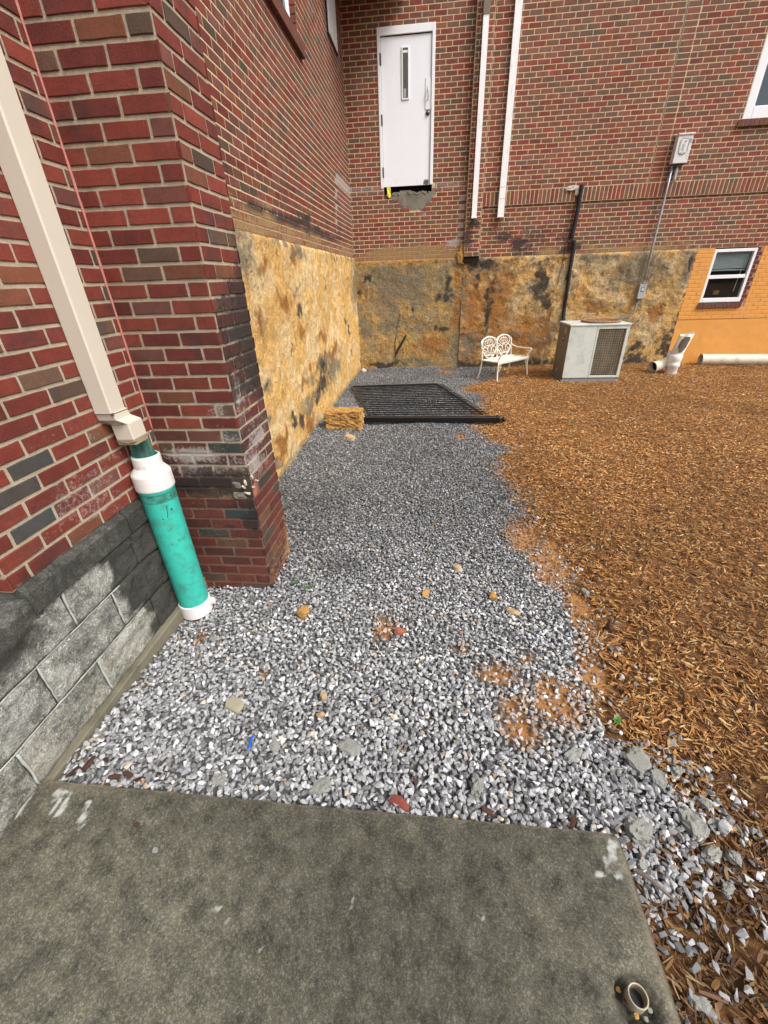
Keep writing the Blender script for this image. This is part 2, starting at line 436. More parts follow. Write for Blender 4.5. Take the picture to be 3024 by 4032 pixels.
RED = [(0.185, 0.036, 0.024), (0.165, 0.034, 0.024), (0.205, 0.044, 0.029), (0.15, 0.032, 0.024)]
BROWN = [(0.105, 0.060, 0.040), (0.088, 0.055, 0.039), (0.125, 0.068, 0.046)]
DARK = [(0.062, 0.058, 0.055), (0.080, 0.066, 0.058)]
ORNG = [(0.19, 0.066, 0.034), (0.165, 0.060, 0.034)]
ROSE = [(0.175, 0.062, 0.046), (0.15, 0.055, 0.042)]
FRED = [(0.235, 0.056, 0.038), (0.21, 0.051, 0.036), (0.25, 0.063, 0.042)]
FROSE = [(0.215, 0.078, 0.052), (0.20, 0.074, 0.050), (0.21, 0.086, 0.058)]
FBROWN = [(0.170, 0.086, 0.058), (0.155, 0.082, 0.057), (0.18, 0.092, 0.062)]
def brick_col(r, style):
    gs = (RED, BROWN, DARK, ORNG, ROSE)
    if style == 'near': w = (0.77, 0.085, 0.025, 0.07, 0.05)
    elif style == 'side': w = (0.30, 0.12, 0.015, 0.10, 0.465)
    elif style == 'soldier': gs = (FRED, FBROWN, FROSE, FROSE, FROSE); w = (0.35, 0.15, 0.5, 0, 0)
    else: gs = (FRED, FBROWN, DARK, FROSE, FROSE); w = (0.30, 0.24, 0.0, 0.22, 0.24)
    k = r.random(); t = 0
    for g, q in zip(gs, w):
        t += q
        if k < t: break
    c = g[r.randrange(len(g))]; j = 0.85 + 0.3 * r.random()
    return (c[0] * j, c[1] * j, c[2] * j)

def ring_template(detail):
    if detail:
        pts = [(-1, -1), (-.4, -1), (.3, -1), (1, -1), (1, 0.1), (1, 1), (.45, 1), (-.3, 1), (-1, 1), (-1, -.1)]
    else:
        pts = [(-1, -1), (1, -1), (1, 1), (-1, 1)]
    return pts

def brick_mesh_verts(w, h, pr, detail, r, inset=0.0022):
    pts = ring_template(detail); n = len(pts); v = []
    jit = [(r.uniform(-1, 1) * (.0014 if detail else .0006), r.uniform(-1, 1) * (.0014 if detail else .0006)) for _ in pts]
    for (d, i) in ((-0.004, 0.0), (pr - 0.0018, 0.0), (pr, inset)):
        for (sx, sz), (jx, jz) in zip(pts, jit):
            v.append((sx * (w / 2 - i) + jx, -d - (r.uniform(0, .0006) if d == pr else 0), sz * (h / 2 - i) + jz))
    return v
def brick_faces(detail):
    n = len(ring_template(detail)); f = []
    for a in (0, 1):
        for k in range(n):
            k2 = (k + 1) % n
            f.append((a * n + k, a * n + k2, (a + 1) * n + k2, (a + 1) * n + k))
    f.append(tuple(2 * n + k for k in range(n)))
    return f
BF = {True: brick_faces(True), False: brick_faces(False)}

def row_segments(u0, u1, row, blen, phase, anchor):
    """stretcher boundaries for one course"""
    off = anchor + (blen / 2 if (row + phase) % 2 else 0)
    k0 = math.floor((u0 - off) / blen) - 1
    bs = []; k = k0
    while True:
        a = off + k * blen; b = a + blen; k += 1
        if b <= u0 + 1e-6: continue
        if a >= u1 - 1e-6: break
        bs.append((max(a, u0), min(b, u1)))
    return bs

def subtract(segs, a, b):
    out = []
    for s, e in segs:
        if e <= a or s >= b: out.append((s, e)); continue
        if s < a: out.append((s, a))
        if e > b: out.append((b, e))
    return [(s, e) for s, e in out if e - s > 0.018]

class Wall:
    """a face of brickwork. axis 'x': runs along +x and faces -y; axis 'y': runs along +y and faces +x."""
    def __init__(s, root, axis, off, u0, u1, z0, z1, style='far', stain=None, mcol=(0.50, 0.40, 0.27), pr=0.006, joint=0.011,
                 course=0.07, blen=0.2, phase=0, anchor=None, holes=(), detail=False, mcell=0.07, skip=None, seed=1, zoff=0.0, jitter=0.0, tone=None):
        s.__dict__.update(locals()); s.root = root
        s.r = random.Random(seed); s.items = []
        s.anchor = u0 if anchor is None else anchor
        s.stain = stain or (lambda u, z: (0 * u, 0 * u, 0 * u))
        s.mortar()
        nrow = int(round((z1 - z0 - zoff) / course + 0.499))
        for i in range(nrow):
            za, zb = z0 + zoff + i * course, min(z0 + zoff + (i + 1) * course, z1)
            if zb - za < 0.03: continue
            zc = (za + zb) / 2
            segs = row_segments(u0, u1, i, blen, phase, s.anchor)
            for (ha, hb, hc, hd) in holes:
                if hc < zc < hd: segs = [q for sg in segs for q in subtract([sg], ha, hb)]
            for (a, b) in segs:
                if skip and skip((a + b) / 2, zc): continue
                s.items.append((a, b, za, zb))
    def P(s, u, z, d):
        return (u, s.off - d, z) if s.axis == 'x' else (s.off + d, u, z)
    def mortar(s):
        us = set(np.round(np.arange(s.u0, s.u1, s.mcell), 4)) | {round(s.u1, 4)}
        zs = set(np.round(np.arange(s.z0, s.z1, s.mcell), 4)) | {round(s.z1, 4)}
        for (a, b, c, d) in s.holes:
            us |= {round(q, 4) for q in (a, b) if s.u0 < q < s.u1}; zs |= {round(q, 4) for q in (c, d) if s.z0 < q < s.z1}
        us = sorted(us); zs = sorted(zs); nu, nz = len(us), len(zs)
        Ug, Zg = np.meshgrid(us, zs); u = Ug.ravel(); z = Zg.ravel()
        v = [s.P(a, b, 0.0) for a, b in zip(u, z)]
        f = []
        for j in range(nz - 1):
            for i in range(nu - 1):
                cu, cz = (us[i] + us[i + 1]) / 2, (zs[j] + zs[j + 1]) / 2
                if any(a < cu < b and c < cz < d for (a, b, c, d) in s.holes): continue
                f.append((j * nu + i, j * nu + i + 1, (j + 1) * nu + i + 1, (j + 1) * nu + i))
        R_, G_, B_ = s.stain(u, z)
        mc = s.mcol(u, z) if callable(s.mcol) else np.array(s.mcol)
        me = mesh('mortar', v, f, 'mortar', col=mc, mask=np.stack([R_, G_, B_], 1))
        obj('mortar', me, s.root)

SHARED = {}
def shared_brick(w, h, pr, detail, k):
    key = (round(w, 4), round(h, 4), round(pr, 4), detail, k)
    if key not in SHARED:
        r = random.Random(k * 31 + 5)
        SHARED[key] = mesh('brick', brick_mesh_verts(w, h, pr, detail, r), BF[detail], 'brick', col=(1, 1, 1, 1), mask=(0, 0, 0, 1))
    return SHARED[key]

def build_bricks(walls, root, limit=290):
    """the bricks of one thing: the largest in view each an object, the rest one part"""
    allb = []
    for w in walls:
        for (a, b, za, zb) in w.items:
            c = w.P((a + b) / 2, (za + zb) / 2, 0)
            X, Y, D = px(c)
            vis = D > 0.2 and -20 < X < 788 and -20 < Y < 1044
            if vis:
                p1 = px(w.P(a, za, 0)); p2 = px(w.P(b, za, 0)); p3 = px(w.P(a, zb, 0))
                area = abs((p2[0] - p1[0]) * (p3[1] - p1[1]) - (p2[1] - p1[1]) * (p3[0] - p1[0]))
            else: area = -1
            allb.append((area, w, a, b, za, zb))
    allb.sort(key=lambda t: -t[0])
    jv = []; jf = []; jc = []; jm = []; base = 0
    for i, (area, w, a, b, za, zb) in enumerate(allb):
        bw, bh = b - a - w.joint, zb - za - w.joint
        col = np.array(brick_col(w.r, w.style))
        uc, zc = (a + b) / 2, (za + zb) / 2
        if w.tone: col = col * np.array(w.tone(uc, zc))
        pu = np.array([a, b, uc, a, b]); pz = np.array([za, za, zc, zb, zb])
        st = w.stain(pu, pz); strong = max(np.max(q) for q in st) > 0.12
        dep = w.pr + w.r.uniform(-0.001, 0.001)
        loc = w.P(uc, zc, 0); rz = 0 if w.axis == 'x' else math.pi / 2
        if i < limit and area > 0:
            if not strong:
                me = shared_brick(bw, bh, w.pr, w.detail, w.r.randrange(5))
            else:
                vv = brick_mesh_verts(bw, bh, dep, w.detail, w.r)
                A = np.array(vv); S = w.stain(uc + A[:, 0], zc + A[:, 2])
                me = mesh('brick', vv, BF[w.detail], 'brick', col=(1, 1, 1, 1), mask=np.stack(S, 1))
            o = obj('brick', me, root, loc=loc, rot=(0, 0, rz)); o.color = (*col, 1)
        else:
            vv = np.array(brick_mesh_verts(bw, bh, dep, False, w.r))
            wv = np.empty_like(vv)
            if w.axis == 'x': wv[:, 0] = loc[0] + vv[:, 0]; wv[:, 1] = loc[1] + vv[:, 1]; us = wv[:, 0]
            else: wv[:, 0] = loc[0] - vv[:, 1]; wv[:, 1] = loc[1] + vv[:, 0]; us = wv[:, 1]
            wv[:, 2] = loc[2] + vv[:, 2]
            jv.append(wv); jf += [tuple(q + base for q in f) for f in BF[False]]; base += len(wv)
            jc.append(np.tile(col, (len(wv), 1))); jm.append((w, us, wv[:, 2]))
    if jv:
        masks = [None] * len(jm)
        for w in walls:
            ids = [k for k, t in enumerate(jm) if t[0] is w]
            if not ids: continue
            u = np.concatenate([jm[k][1] for k in ids]); z = np.concatenate([jm[k][2] for k in ids])
            S = np.stack(w.stain(u, z), 1); q = 0
            for k in ids:
                n = len(jm[k][1]); masks[k] = S[q:q + n]; q += n
        me = mesh('brickwork', np.concatenate(jv), jf, 'brick', col=np.concatenate(jc), mask=np.concatenate(masks))
        obj('brickwork', me, root, kind='stuff')

# stain maps (clay coat, soot, lime) in wall coordinates
def st_pillar_front(u, z):
    n = fbm(u * 9, z * 9, seed=5); n2 = fbm(u * 40, z * 5, seed=8)
    clay = 0.35 * sst(0.36, 0.0, z) * (0.6 + 0.8 * n) * 0.7
    soot = 0.95 * np.exp(-((z - 0.74 + (n - .5) * .05) / 0.045) ** 2) + 0.55 * sst(0.78, 0.70, z) * sst(-1.28, -1.15, u) * sst(0.30, 0.55, z) * n2 * 1.2
    soot = soot + 0.35 * sst(0.9, 0.80, z) * sst(0.76, 0.80, z)
    lime = 0.62 * sst(1.02, 0.9, z) * sst(0.77, 0.82, z) * (n2 * 1.3) + blobs([(-1.09, 1.15, 0.03, 0.09), (-1.08, 1.02, 0.06, 0.03), (-1.3, .93, .1, .03)], u, z) * 0.7
    lime = lime + 0.45 * sst(0.72, 0.60, z) * n * sst(.15, .4, z)
    soot = soot + .30 * sst(.45, .7, n2) * sst(.78, .5, z) + .22 * sst(1.3, .8, z) * n
    return np.clip(clay, 0, 1), np.clip(soot, 0, 1), np.clip(lime, 0, 1)
def st_pillar_side(u, z):
    n = fbm(u * 8, z * 8, seed=15); n2 = fbm(u * 30, z * 4, seed=18)
    clay = 0.40 * sst(0.40, 0.0, z) * (0.5 + n)+ 0.55 * sst(2.38, 2.47, u) * sst(0.6, 0.2, z)
    soot = .95 * sst(1.85, 1.6, z + (n - .5) * .2 - (u - 2.06) * .5) * sst(.95, 1.3, z) * (0.5 + 0.6 * n2) + 0.5 * blobs([(2.42, 1.35, .07, .25), (2.45, 2.3, .04, .5)], u, z)
    lime = 0.55 * sst(1.45, 1.15, z) * sst(0.60, 0.8, z) * n2 * 1.3 + blobs([(2.16, 0.84, .06, .09), (2.3, .95, .08, .03), (2.12, 1.25, .03, .1)], u, z) * 0.55
    return np.clip(clay, 0, 1), np.clip(soot * 0.85, 0, 1), np.clip(lime, 0, 1)
def st_near(u, z):
    n = fbm(u * 8, z * 8, seed=25)
    lime = 0.42 * sst(1.6, 1.0, z) * sst(0.45, 0.7, n)
    soot = 0.6 * sst(1.75, 1.95, u) * sst(1.0, 0.8, z) + .3 * blobs([(1.72, 1.08, .12, .05)], u, z)
    return 0 * u, soot, lime
LBG = [(5.39, 2.33, 0.81, 0.05), (6.57, 2.33, 1.46, 0.05), (4.45, 2.34, 0.29, 0.05), (6.1, 2.38, .25, .12)]
def st_side(u, z):
    n = fbm(u * 3, z * 8, seed=35)
    clay = (.35 + .65 * fbm(u * 4, z * 12, seed=37)) * sst(2.54, 2.22, z + (n - .5) * .25)
    soot = 0.75 * blobs(LBG, u, z, seed=7) + .45 * sst(2.9, 2.5, z) * sst(.45, .6, n) * sst(2.3, 2.45, z)
    lime = 0.95 * sst(0.09, 0.03, np.abs(u - 8.05 - (z - 2.5) * .35)) * sst(3.3, 3.2, z) * sst(2.4, 2.5, z) \
        + 0.75 * sst(0.10, 0.05, np.abs(z - 3.2)) * sst(8.3, 8.4, u) + 0.35 * sst(8.2, 8.5, u) * sst(3.2, 3.1, z) * sst(2.3, 2.6, z)
    return np.clip(clay, 0, 1), np.clip(soot, 0, 1), np.clip(lime, 0, 1)
BRG = [(1.97, 2.36, 0.51, 0.18), (1.26, 2.39, 0.33, 0.16), (2.65, 2.22, 0.28, 0.1), (1.33, 2.63, 0.10, 0.12)]
def st_back(u, z):
    n = fbm(u * 7, z * 7, seed=45); n2 = fbm(u * 30, z * 4, seed=46)
    clay = (.35 + .75 * fbm(u * 5, z * 12, seed=47)) * sst(2.36, 2.16, z + (n - .5) * .18 - 0.10 * np.exp(-((u + .2) / .6) ** 2)) * np.where((u < -1.0), 0.75, 1) + .35 * blobs([(-1.05, 2.45, .1, .25), (-.75, 2.5, .1, .2), (-1.0, 2.2, .15, .1)], u, z)
    lime = 0.50 * sst(0.09, 0.05, np.abs(z - 3.2)) + 0.85 * blobs([(0.45, 2.32, .16, .07)], u, z, nz=.25) \
        + 0.9 * sst(0.06, 0.02, np.abs(u - 0.58 + 0.02 * np.sign(np.sin(z * 45)))) * sst(3.15, 3.1, z) * sst(2.35, 2.4, z) \
        + .75 * blobs([(-.62, 2.90, .12, .07), (-.45, 2.83, .12, .05), (-.25, 2.78, .2, .04), (-.0, 2.95, .05, .12)], u, z, nz=.9, scale=30) * n2 * 1.3
    soot = 0.55 * blobs([(-0.75, 2.92, .14, .05), (0.05, 3.05, .05, .2), (0.1, 3.2, .12, .04), (-.5, 2.88, .2, .04), (-.15, 2.82, .12, .04)], u, z, nz=.9, scale=25)
    return np.clip(clay, 0, 1), np.clip(soot, 0, 1), np.clip(lime, 0, 1)
def st_pier(u, z):
    n = fbm(u * 9, z * 9, seed=55)
    clay = .5 * sst(2.35, 2.1, z) * (.4 + n) 
    soot = 0.7 * blobs([(0.70, 2.36, .05, .16), (.78, 2.6, .1, .06)], u, z) + .25 * sst(2.7, 2.6, z)
    return np.clip(clay, 0, 1), np.clip(soot, 0, 1), 0.3 * sst(.5, .7, n) * sst(2.5, 2.2, z)
def st_low(u, z):
    n = fbm(u * 5, z * 8, seed=65)
    clay = (.30 + .7 * fbm(u * 6, z * 12, seed=67)) * sst(2.32, 2.10, z + (n - .5) * .35 - np.where(u < 2, .0, .02)) * sst(1.7, 1.95, u) * sst(5.0, 4.6, u)
    soot = (0.25 + .75 * n) * 0.85 * blobs(BRG, u, z, seed=9, warp=.3, nz=.7) + 0.4 * sst(2.4, 2.2, z) * sst(3.2, 2.2, u) * n * 1.4
    lime = 0.35 * sst(2.35, 2.2, z) * sst(.5, .65, n) * sst(1.7, 1.9, u) + .6 * blobs([(1.0, 2.25, .05, .15), (1.75, 2.28, .08, .12), (1.5, 2.5, .05, .03), (4.95, 2.1, .08, .05)], u, z)
    red = sst(.2, .15, np.abs(u - 1.35)) * sst(2.3, 2.2, z)
    return np.clip(clay, 0, 1), np.clip(soot * (1 - .7 * red), 0, 1), np.clip(lime * (1 - red), 0, 1)

XN = -1.505       # near wall face
YP = 2.06         # pillar front
XP = -1.01        # pillar right face
YPB = 2.47        # pillar back
XS = -1.55        # recessed side wall
YB = 9.643        # back wall
MC_NEAR = (0.46, 0.39, 0.285)
MC_FAR = (0.66, 0.52, 0.32)

def mc_pillar(u, z):
    t = sst(.80, .70, z + (fbm(u * 9, z * 9, seed=19) - .5) * .1)[:, None] * (.65 + .35 * fbm(u * 14, z * 14, seed=20))[:, None]
    t = np.clip(t, 0, 1)
    return np.array(MC_NEAR) * (1 - t) + np.array([.155, .075, .048]) * t
def tone_pillar(u, z):
    return (.66, .92, 1.0) if z < .78 else ((.55, 1.0, 1.15) if z < 1.05 else ((.86, .95, .98) if z < 1.8 else (1, 1, 1)))
# near wall
near = thing('brick_wall', 'near red brick wall on split stone blocks, behind the tan downspout', 'wall', (XN, 1.5, 0))
near.location = (0, 0, 0)
wn1 = Wall(near, 'y', XN, 1.03, YP, 0.79, 3.55, 'near', st_near, MC_NEAR, 0.0055, 0.0150, detail=True, anchor=1.12, seed=3, mcell=0.1)
wn2 = Wall(near, 'x', 1.03, -2.6, XN + 0.0045, 0.79, 3.55, 'near', None, MC_NEAR, 0.0055, 0.0150, detail=True, anchor=XN, seed=4, mcell=0.2)
build_bricks([wn1, wn2], near)

# pillar
pil = thing('brick_pillar', 'square red brick pillar with chipped corner and sooty weathered lower courses', 'pillar', (0, 0, 0))
chip = lambda u, z: False
wp1 = Wall(pil, 'x', YP, XN, XP + 0.005, -0.05, 3.55, 'near', st_pillar_front, mc_pillar, 0.0055, 0.0150, detail=True, phase=0, anchor=XP - 0.2, seed=5, mcell=0.05,
           skip=lambda u, z: u > -1.12 and 0.65 < z < 0.79, tone=tone_pillar)
wp2 = Wall(pil, 'y', XP, YP, YPB, -0.05, 3.55, 'near', st_pillar_side, mc_pillar, 0.0055, 0.0150, detail=True, phase=1, anchor=YP, seed=6, mcell=0.05,
           skip=lambda u, z: u < 2.17 and 0.65 < z < 0.72, tone=tone_pillar)
build_bricks([wp1, wp2], pil)
MB().box(XN - 0.3, XP - 0.012, YP + 0.012, YPB, 0, 3.55).obj('core', 'conc_patch', pil)

def lump(r, mat, name, seed, sub=2, squash=(1, 1, 1), rough=0.35, cuts=0, fr=2.0):
    """irregular stone: subdivided cube pushed about by noise"""
    g = 2 ** sub + 1; vid = {}; v = []; f = []
    def vert(p):
        k = tuple(round(q, 5) for q in p)
        if k not in vid: vid[k] = len(v); v.append(p)
        return vid[k]
    t = np.linspace(-1, 1, g)
    for ax in range(3):
        for sg in (-1, 1):
            for i in range(g - 1):
                for j in range(g - 1):
                    q = []
                    for (a, b) in ((t[i], t[j]), (t[i + 1], t[j]), (t[i + 1], t[j + 1]), (t[i], t[j + 1])):
                        p = [0, 0, 0]; p[ax] = sg; p[(ax + 1) % 3] = a; p[(ax + 2) % 3] = b
                        q.append(vert(tuple(p)))
                    f.append(q if sg > 0 else q[::-1])
    A = np.array(v, float)
    nr = np.linalg.norm(A, axis=1, keepdims=True)
    A = A / nr * (0.55 + 0.45 * nr / 1.2)
    n = fbm(A[:, 0] * fr + seed, A[:, 1] * fr + seed * 2, A[:, 2] * fr, seed=seed)[:, None]
    A = A * (1 + (n - 0.5) * 2 * rough)
    rs = np.random.default_rng(seed)
    for _ in range(cuts):
        d = rs.normal(size=3); d /= np.linalg.norm(d); h = A @ d; lim = 0.72 * h.max()
        A -= np.outer(np.clip(h - lim, 0, None), d)
    A = A * np.array(squash) * r
    return mesh(name, A, f, mat)

# chipped corner of the pillar
cm = lump(0.046, 'red_broken', 'broken_face', 4, 3, (1, .9, 1.5), 0.4, 6)
obj('broken_face', cm, pil, (-1.042, 2.10, 0.70))
for i, (x, y, z, s_) in enumerate(((-1.035, 2.052, .755, .016), (-1.05, 2.05, .73, .014), (-1.02, 2.055, .715, .017), (-1.005, 2.07, .72, .014), (-1.035, 2.05, .69, .015), (-1.0, 2.10, .725, .013), (-1.002, 2.13, .735, .012), (-1.003, 2.085, .78, .012))):
    obj('mortar_dab', lump(s_ * .85, 'mortar_white', 'mortar_dab', 40 + i, 2, (1.5, .55, .6) if i % 2 else (.6, .6, 1.5), .6, 5), pil, (x, y, z), (i * .7, i * 1.1, i * .9)) if i not in (2, 5) else None
for i, (x, y, z, s_) in enumerate(((-1.10, 2.075, .735, .03), (-1.09, 2.07, .67, .035))):
    obj('broken_face', lump(s_, 'conc_patch', 'broken_face', 60 + i, 2, (1.3, .7, .8), .5), pil, (x, y, z))
b = MB(); pts = [(XN + .004 + random.uniform(-.001, .001), YP - .006, 1.05 + i * .05) for i in range(51)]
b.tube(pts, [0.007 + random.uniform(-.0015, .0015) for _ in pts], 7); b.obj('sealant_joint', 'caulk_pink', pil, smooth=True)

# stone foundation blocks of the near wall
def stone_block(u0, u1, z0, z1, face, seed, axis='y', off=XN, parent=near, rough=0.012, name='stone_block', tone=1.0, depth=.08, wet=None, cham=0.006):
    du = max(6, int((u1 - u0) / 0.012)); dz = max(5, int((z1 - z0) / 0.012))
    us = np.linspace(u0, u1, du); zs = np.linspace(z0, z1, dz)
    Ug, Zg = np.meshgrid(us, zs); u = Ug.ravel(); z = Zg.ravel()
    edge = np.minimum(np.minimum(u - u0, u1 - u), np.minimum(z - z0, z1 - z))
    h = face + (fbm(u * 9 + seed, z * 14, seed=seed) - .5) * rough * 2.4 + (fbm(u * 45 + seed, z * 45, seed=seed + 1) - .5) * rough * 1.3
    h = h * sst(0, cham * 2.2, edge) + 0.003 * (1 - sst(0, cham * 2.2, edge))
    v = [(off + d, a, c) if axis == 'y' else (a, off - d, c) for a, c, d in zip(u, z, h)]
    f = [(j * du + i, j * du + i + 1, (j + 1) * du + i + 1, (j + 1) * du + i) for j in range(dz - 1) for i in range(du - 1)]
    n = fbm(u * 5 + seed, z * 5, seed=seed + 7)
    wetm = wet(u, z) if wet else 0 * u
    col = np.outer(tone * (0.6 + 0.8 * n), (0.46, 0.46, 0.43))
    warm = sst(.45, .2, z)
    mask = np.stack([0.42 * warm * (0.5 + n), wetm, 0.45 * (n > .55) * 1.0 * (1 - wetm)], 1)
    return obj(name, mesh(name, v, f, 'stone', col=col, mask=np.clip(mask, 0, 1), smooth=True), parent)
def wet_near(u, z):
    n = fbm(u * 12, z * 12, seed=77) - .5
    m = sst(1.36, 1.47, u + n * .22 + np.where(z < .48, -.0, .0) - np.where(z < .30, .12, 0)) * (0.95)
    m = np.maximum(m, .9 * sst(.50, .66, z + n * .1) * sst(1.10, .98, u))  # upper stones at the left end darkened as well
    return np.clip(np.maximum(m, .35 * sst(.12, .03, z)), 0, 1)
k = 0
for (z0, z1, us) in ((0.480, 0.664, (0.30, 0.75, 1.175, 1.62, 2.06)), (0.264, 0.478, (0.1, .52, .955, 1.39, 1.80, 2.06)), (0.05, 0.26, (-.1, .31, .745, 1.176, 1.60, 2.06))):
    for a, c in zip(us[:-1], us[1:]):
        k += 1
        stone_block(a + .002, c - .002, z0 + .001, z1 - .001, 0.014 + .002 * (k % 3), 100 + k, wet=wet_near)
# caps (smooth-cut sill stones)
def cap_wet(u, z): return np.clip(0.65 + 0 * u + .3 * sst(1.5, 1.6, u), 0, 1)
def cap_block(y0, y1, parent, name='cap_stone', zl=0.668, zt=0.765, zb_=0.79, out=0.03):
    b = MB(); y = np.linspace(y0, y1, 12)
    prof = [(0.0, zl), (out, zl + .004), (out, zt), (0.0, zb_ + .004), (-.03, zb_ + .004)]
    v = []; f = []; n = len(prof)
    for i, yy in enumerate(y):
        for (d, z) in prof:
            j = (fbm(yy * 20, z * 20, seed=9) - .5) * .006
            v.append((XN + d + float(j), yy, z + float(j) * .5))
    for i in range(len(y) - 1):
        for q in range(n - 1):
            f.append((i * n + q, (i + 1) * n + q, (i + 1) * n + q + 1, i * n + q + 1))
    f.append(tuple(range(n))); f.append(tuple((len(y) - 1) * n + q for q in range(n))[::-1])
    A = np.array(v); m = np.stack([0.15 + 0 * A[:, 0], cap_wet(A[:, 1], A[:, 2]) * .8, .25 * (A[:, 2] > zt)], 1)
    obj(name, mesh(name, v, f, 'stone', col=(0.17, 0.17, 0.155, 1), mask=m), parent)
cap_block(1.045, 1.62, near); cap_block(1.627, 2.055, near)
# return cap and dark band where the wall turns away at the left
v = []; prof = [(0.0, .60), (.10, .604), (.10, .70), (0.02, .745), (-.1, .745)]
for x in np.linspace(-2.4, XN + .02, 8):
    for (d, z) in prof: v.append((float(x), 1.04 - d, z))
f = [(i * 5 + q, (i + 1) * 5 + q, (i + 1) * 5 + q + 1, i * 5 + q + 1) for i in range(7) for q in range(4)] + [tuple(35 + q for q in range(5))[::-1]]
obj('cap_stone', mesh('cap_stone', v, f, 'stone', col=(0.2, 0.2, 0.18, 1), mask=(.1, .5, .3, 1)), near)
stone_block(0.2, 1.04, 0.482, .60, -0.02, 140, name='stone_block', tone=.6, rough=.004, wet=lambda u, z: .7 + 0 * u)  # evenly darkened band
MB().box(-3, XN - .012, -1.0, 1.02, 0.0, .592).obj('core', 'conc_patch', near)
MB().box(-3, XN - .012, 1.05, YP, 0.0, 3.5).obj('core', 'conc_patch', near)
# footing ledge and joints
MB().box(XN - .03, XN + .042, 0.765, YP, -.05, 0.052, .006).obj('footing', simple('mossy_footing', (0.20, 0.18, 0.125), .95, var=.4, scale=12, dirt=(.05, .048, .035), dirt_amt=.35, dirt_scale=6, bscale=60, bstr=.6), near)
jm = simple('pale_joint', (0.42, 0.44, 0.41), .9, var=.3, scale=30, bscale=60, bstr=.6)
for i, (y, z0, z1) in enumerate(((1.175, .49, .66), (.955, .27, .475), (1.39, .28, .475), (.745, .06, .255), (1.176, .06, .255))):
    bb = MB(); pts = [(XN + .012, y + (z - z0) * .02 + random.uniform(-.003, .003), z) for z in np.linspace(z0, z1, 9)]
    bb.tube(pts, [.004 + random.uniform(-.0015, .003) for _ in pts], 6); bb.obj('mortar_joint', jm, near, smooth=True)

for z_ in (.4785, .2625):
    bb = MB(); pts = [(XN + .013 + random.uniform(-.002, .001), y_, z_ + random.uniform(-.0025, .0025)) for y_ in np.linspace(.25, 1.45, 40)]
    bb.tube(pts, [.003 + random.uniform(-.0015, .0015) for _ in pts], 6); bb.obj('mortar_joint', jm, near, smooth=True)

# ---------------------------------------------------------------- recessed side wall
side = thing('brick_wall', 'long shaded side wall of red brick running back beside the gravel, clay-stained below', 'wall')
W1 = (5.0, 6.6, 4.13, 5.9); W2 = (8.46, 9.10, 4.87, 5.9)
ws = Wall(side, 'y', XS, YPB, YB, 2.13, 5.75, 'side', st_side, MC_FAR, 0.003, 0.0125, anchor=YPB, holes=(W1,), seed=8, mcell=0.07)
build_bricks([ws], side)
L_G = [(6.1, 0.67, 0.22, 0.10), (6.04, 0.44, 0.35, 0.12), (5.6, 0.33, 0.09, 0.07), (4.82, 0.31, 0.11, 0.07), (3.86, 0.93, 0.03, 0.02), (5.29, 1.46, 0.07, 0.06), (8.12, 1.08, 0.11, 0.07), (8.46, 0.86, 0.09, 0.07), (4.48, 0.38, 0.1, 0.04), (8.57, 0.55, 0.09, 0.07), (6.76, 1.7, 0.04, 0.11)]
L_R = [(4.24, 1.89, 0.17, 0.05), (3.99, 1.43, 0.14, 0.12), (4.77, 2.06, 0.05, 0.04), (5.32, 2.0, 0.11, 0.06), (4.77, 1.6, 0.24, 0.09), (5.26, 1.22, 0.15, 0.06), (4.78, 1.06, 0.06, 0.03), (6.24, 1.07, 0.3, 0.07), (5.53, 0.74, 0.07, 0.08), (6.77, 0.76, 0.64, 0.08), (5.02, 0.66, 0.12, 0.06), (4.19, 0.42, 0.05, 0.11), (3.97, 0.27, 0.16, 0.1), (5.04, 0.15, 0.19, 0.13), (3.84, 0.18, 0.08, 0.04)]
L_B = [(3.78, 1.96, 0.18, 0.15), (4.03, 2.09, 0.2, 0.05), (5.51, 2.05, 0.25, 0.07), (5.35, 1.72, 0.24, 0.04), (6.06, 0.68, 0.71, 0.11), (6.85, 0.48, 0.55, 0.16), (9.44, 1.61, 0.56, 0.37), (3.81, 0.12, 0.15, 0.05), (3.81, 0.93, 0.1, 0.07), (3.76, 0.61, 0.07, 0.07), (5.44, 0.39, 0.68, 0.1)]
B_G = [(-1.25, 1.78, 0.07, 0.1), (0.36, 1.65, 0.05, 0.15), (0.14, 1.4, 0.09, 0.07), (0.36, 1.4, 0.09, 0.07), (0.17, 0.86, 0.06, 0.09), (0.32, 0.8, 0.1, 0.06), (-0.46, 1.19, 0.01, 0.02), (-0.36, 1.18, 0.02, 0.02), (-0.98, 0.08, 0.39, 0.05), (-1.43, 1.47, 0.06, 0.07)]  # lowest patch: tar coat with shading painted in at the base
B_B = [(-0.61, 1.61, 0.7, 0.47), (-0.84, 1.96, 0.46, 0.08), (0.62, 0.33, 0.13, 0.4), (-0.79, 0.87, 0.49, 0.09), (-0.22, 0.86, 0.16, 0.09), (-1.37, 0.84, 0.13, 0.23), (-0.21, 0.09, 0.59, 0.08), (0.65, 0.64, 0.16, 0.23)]
B_R = [(0.12, 0.48, 0.43, 0.22), (0.55, 1.09, 0.14, 0.26), (0.55, 1.64, 0.09, 0.21), (0.72, 1.37, 0.15, 0.43)]
R_R = [(0.87, 1.05, 0.28, 1.01), (1.35, 1.21, 0.31, 0.89), (1.98, 0.61, 0.56, 0.46), (1.51, 1.43, 0.15, 0.22), (2.32, 0.76, 0.23, 0.33), (3.29, 1.13, 0.25, 0.16), (3.64, 1.81, 0.13, 0.14), (4.49, 1.05, 0.13, 0.21)]
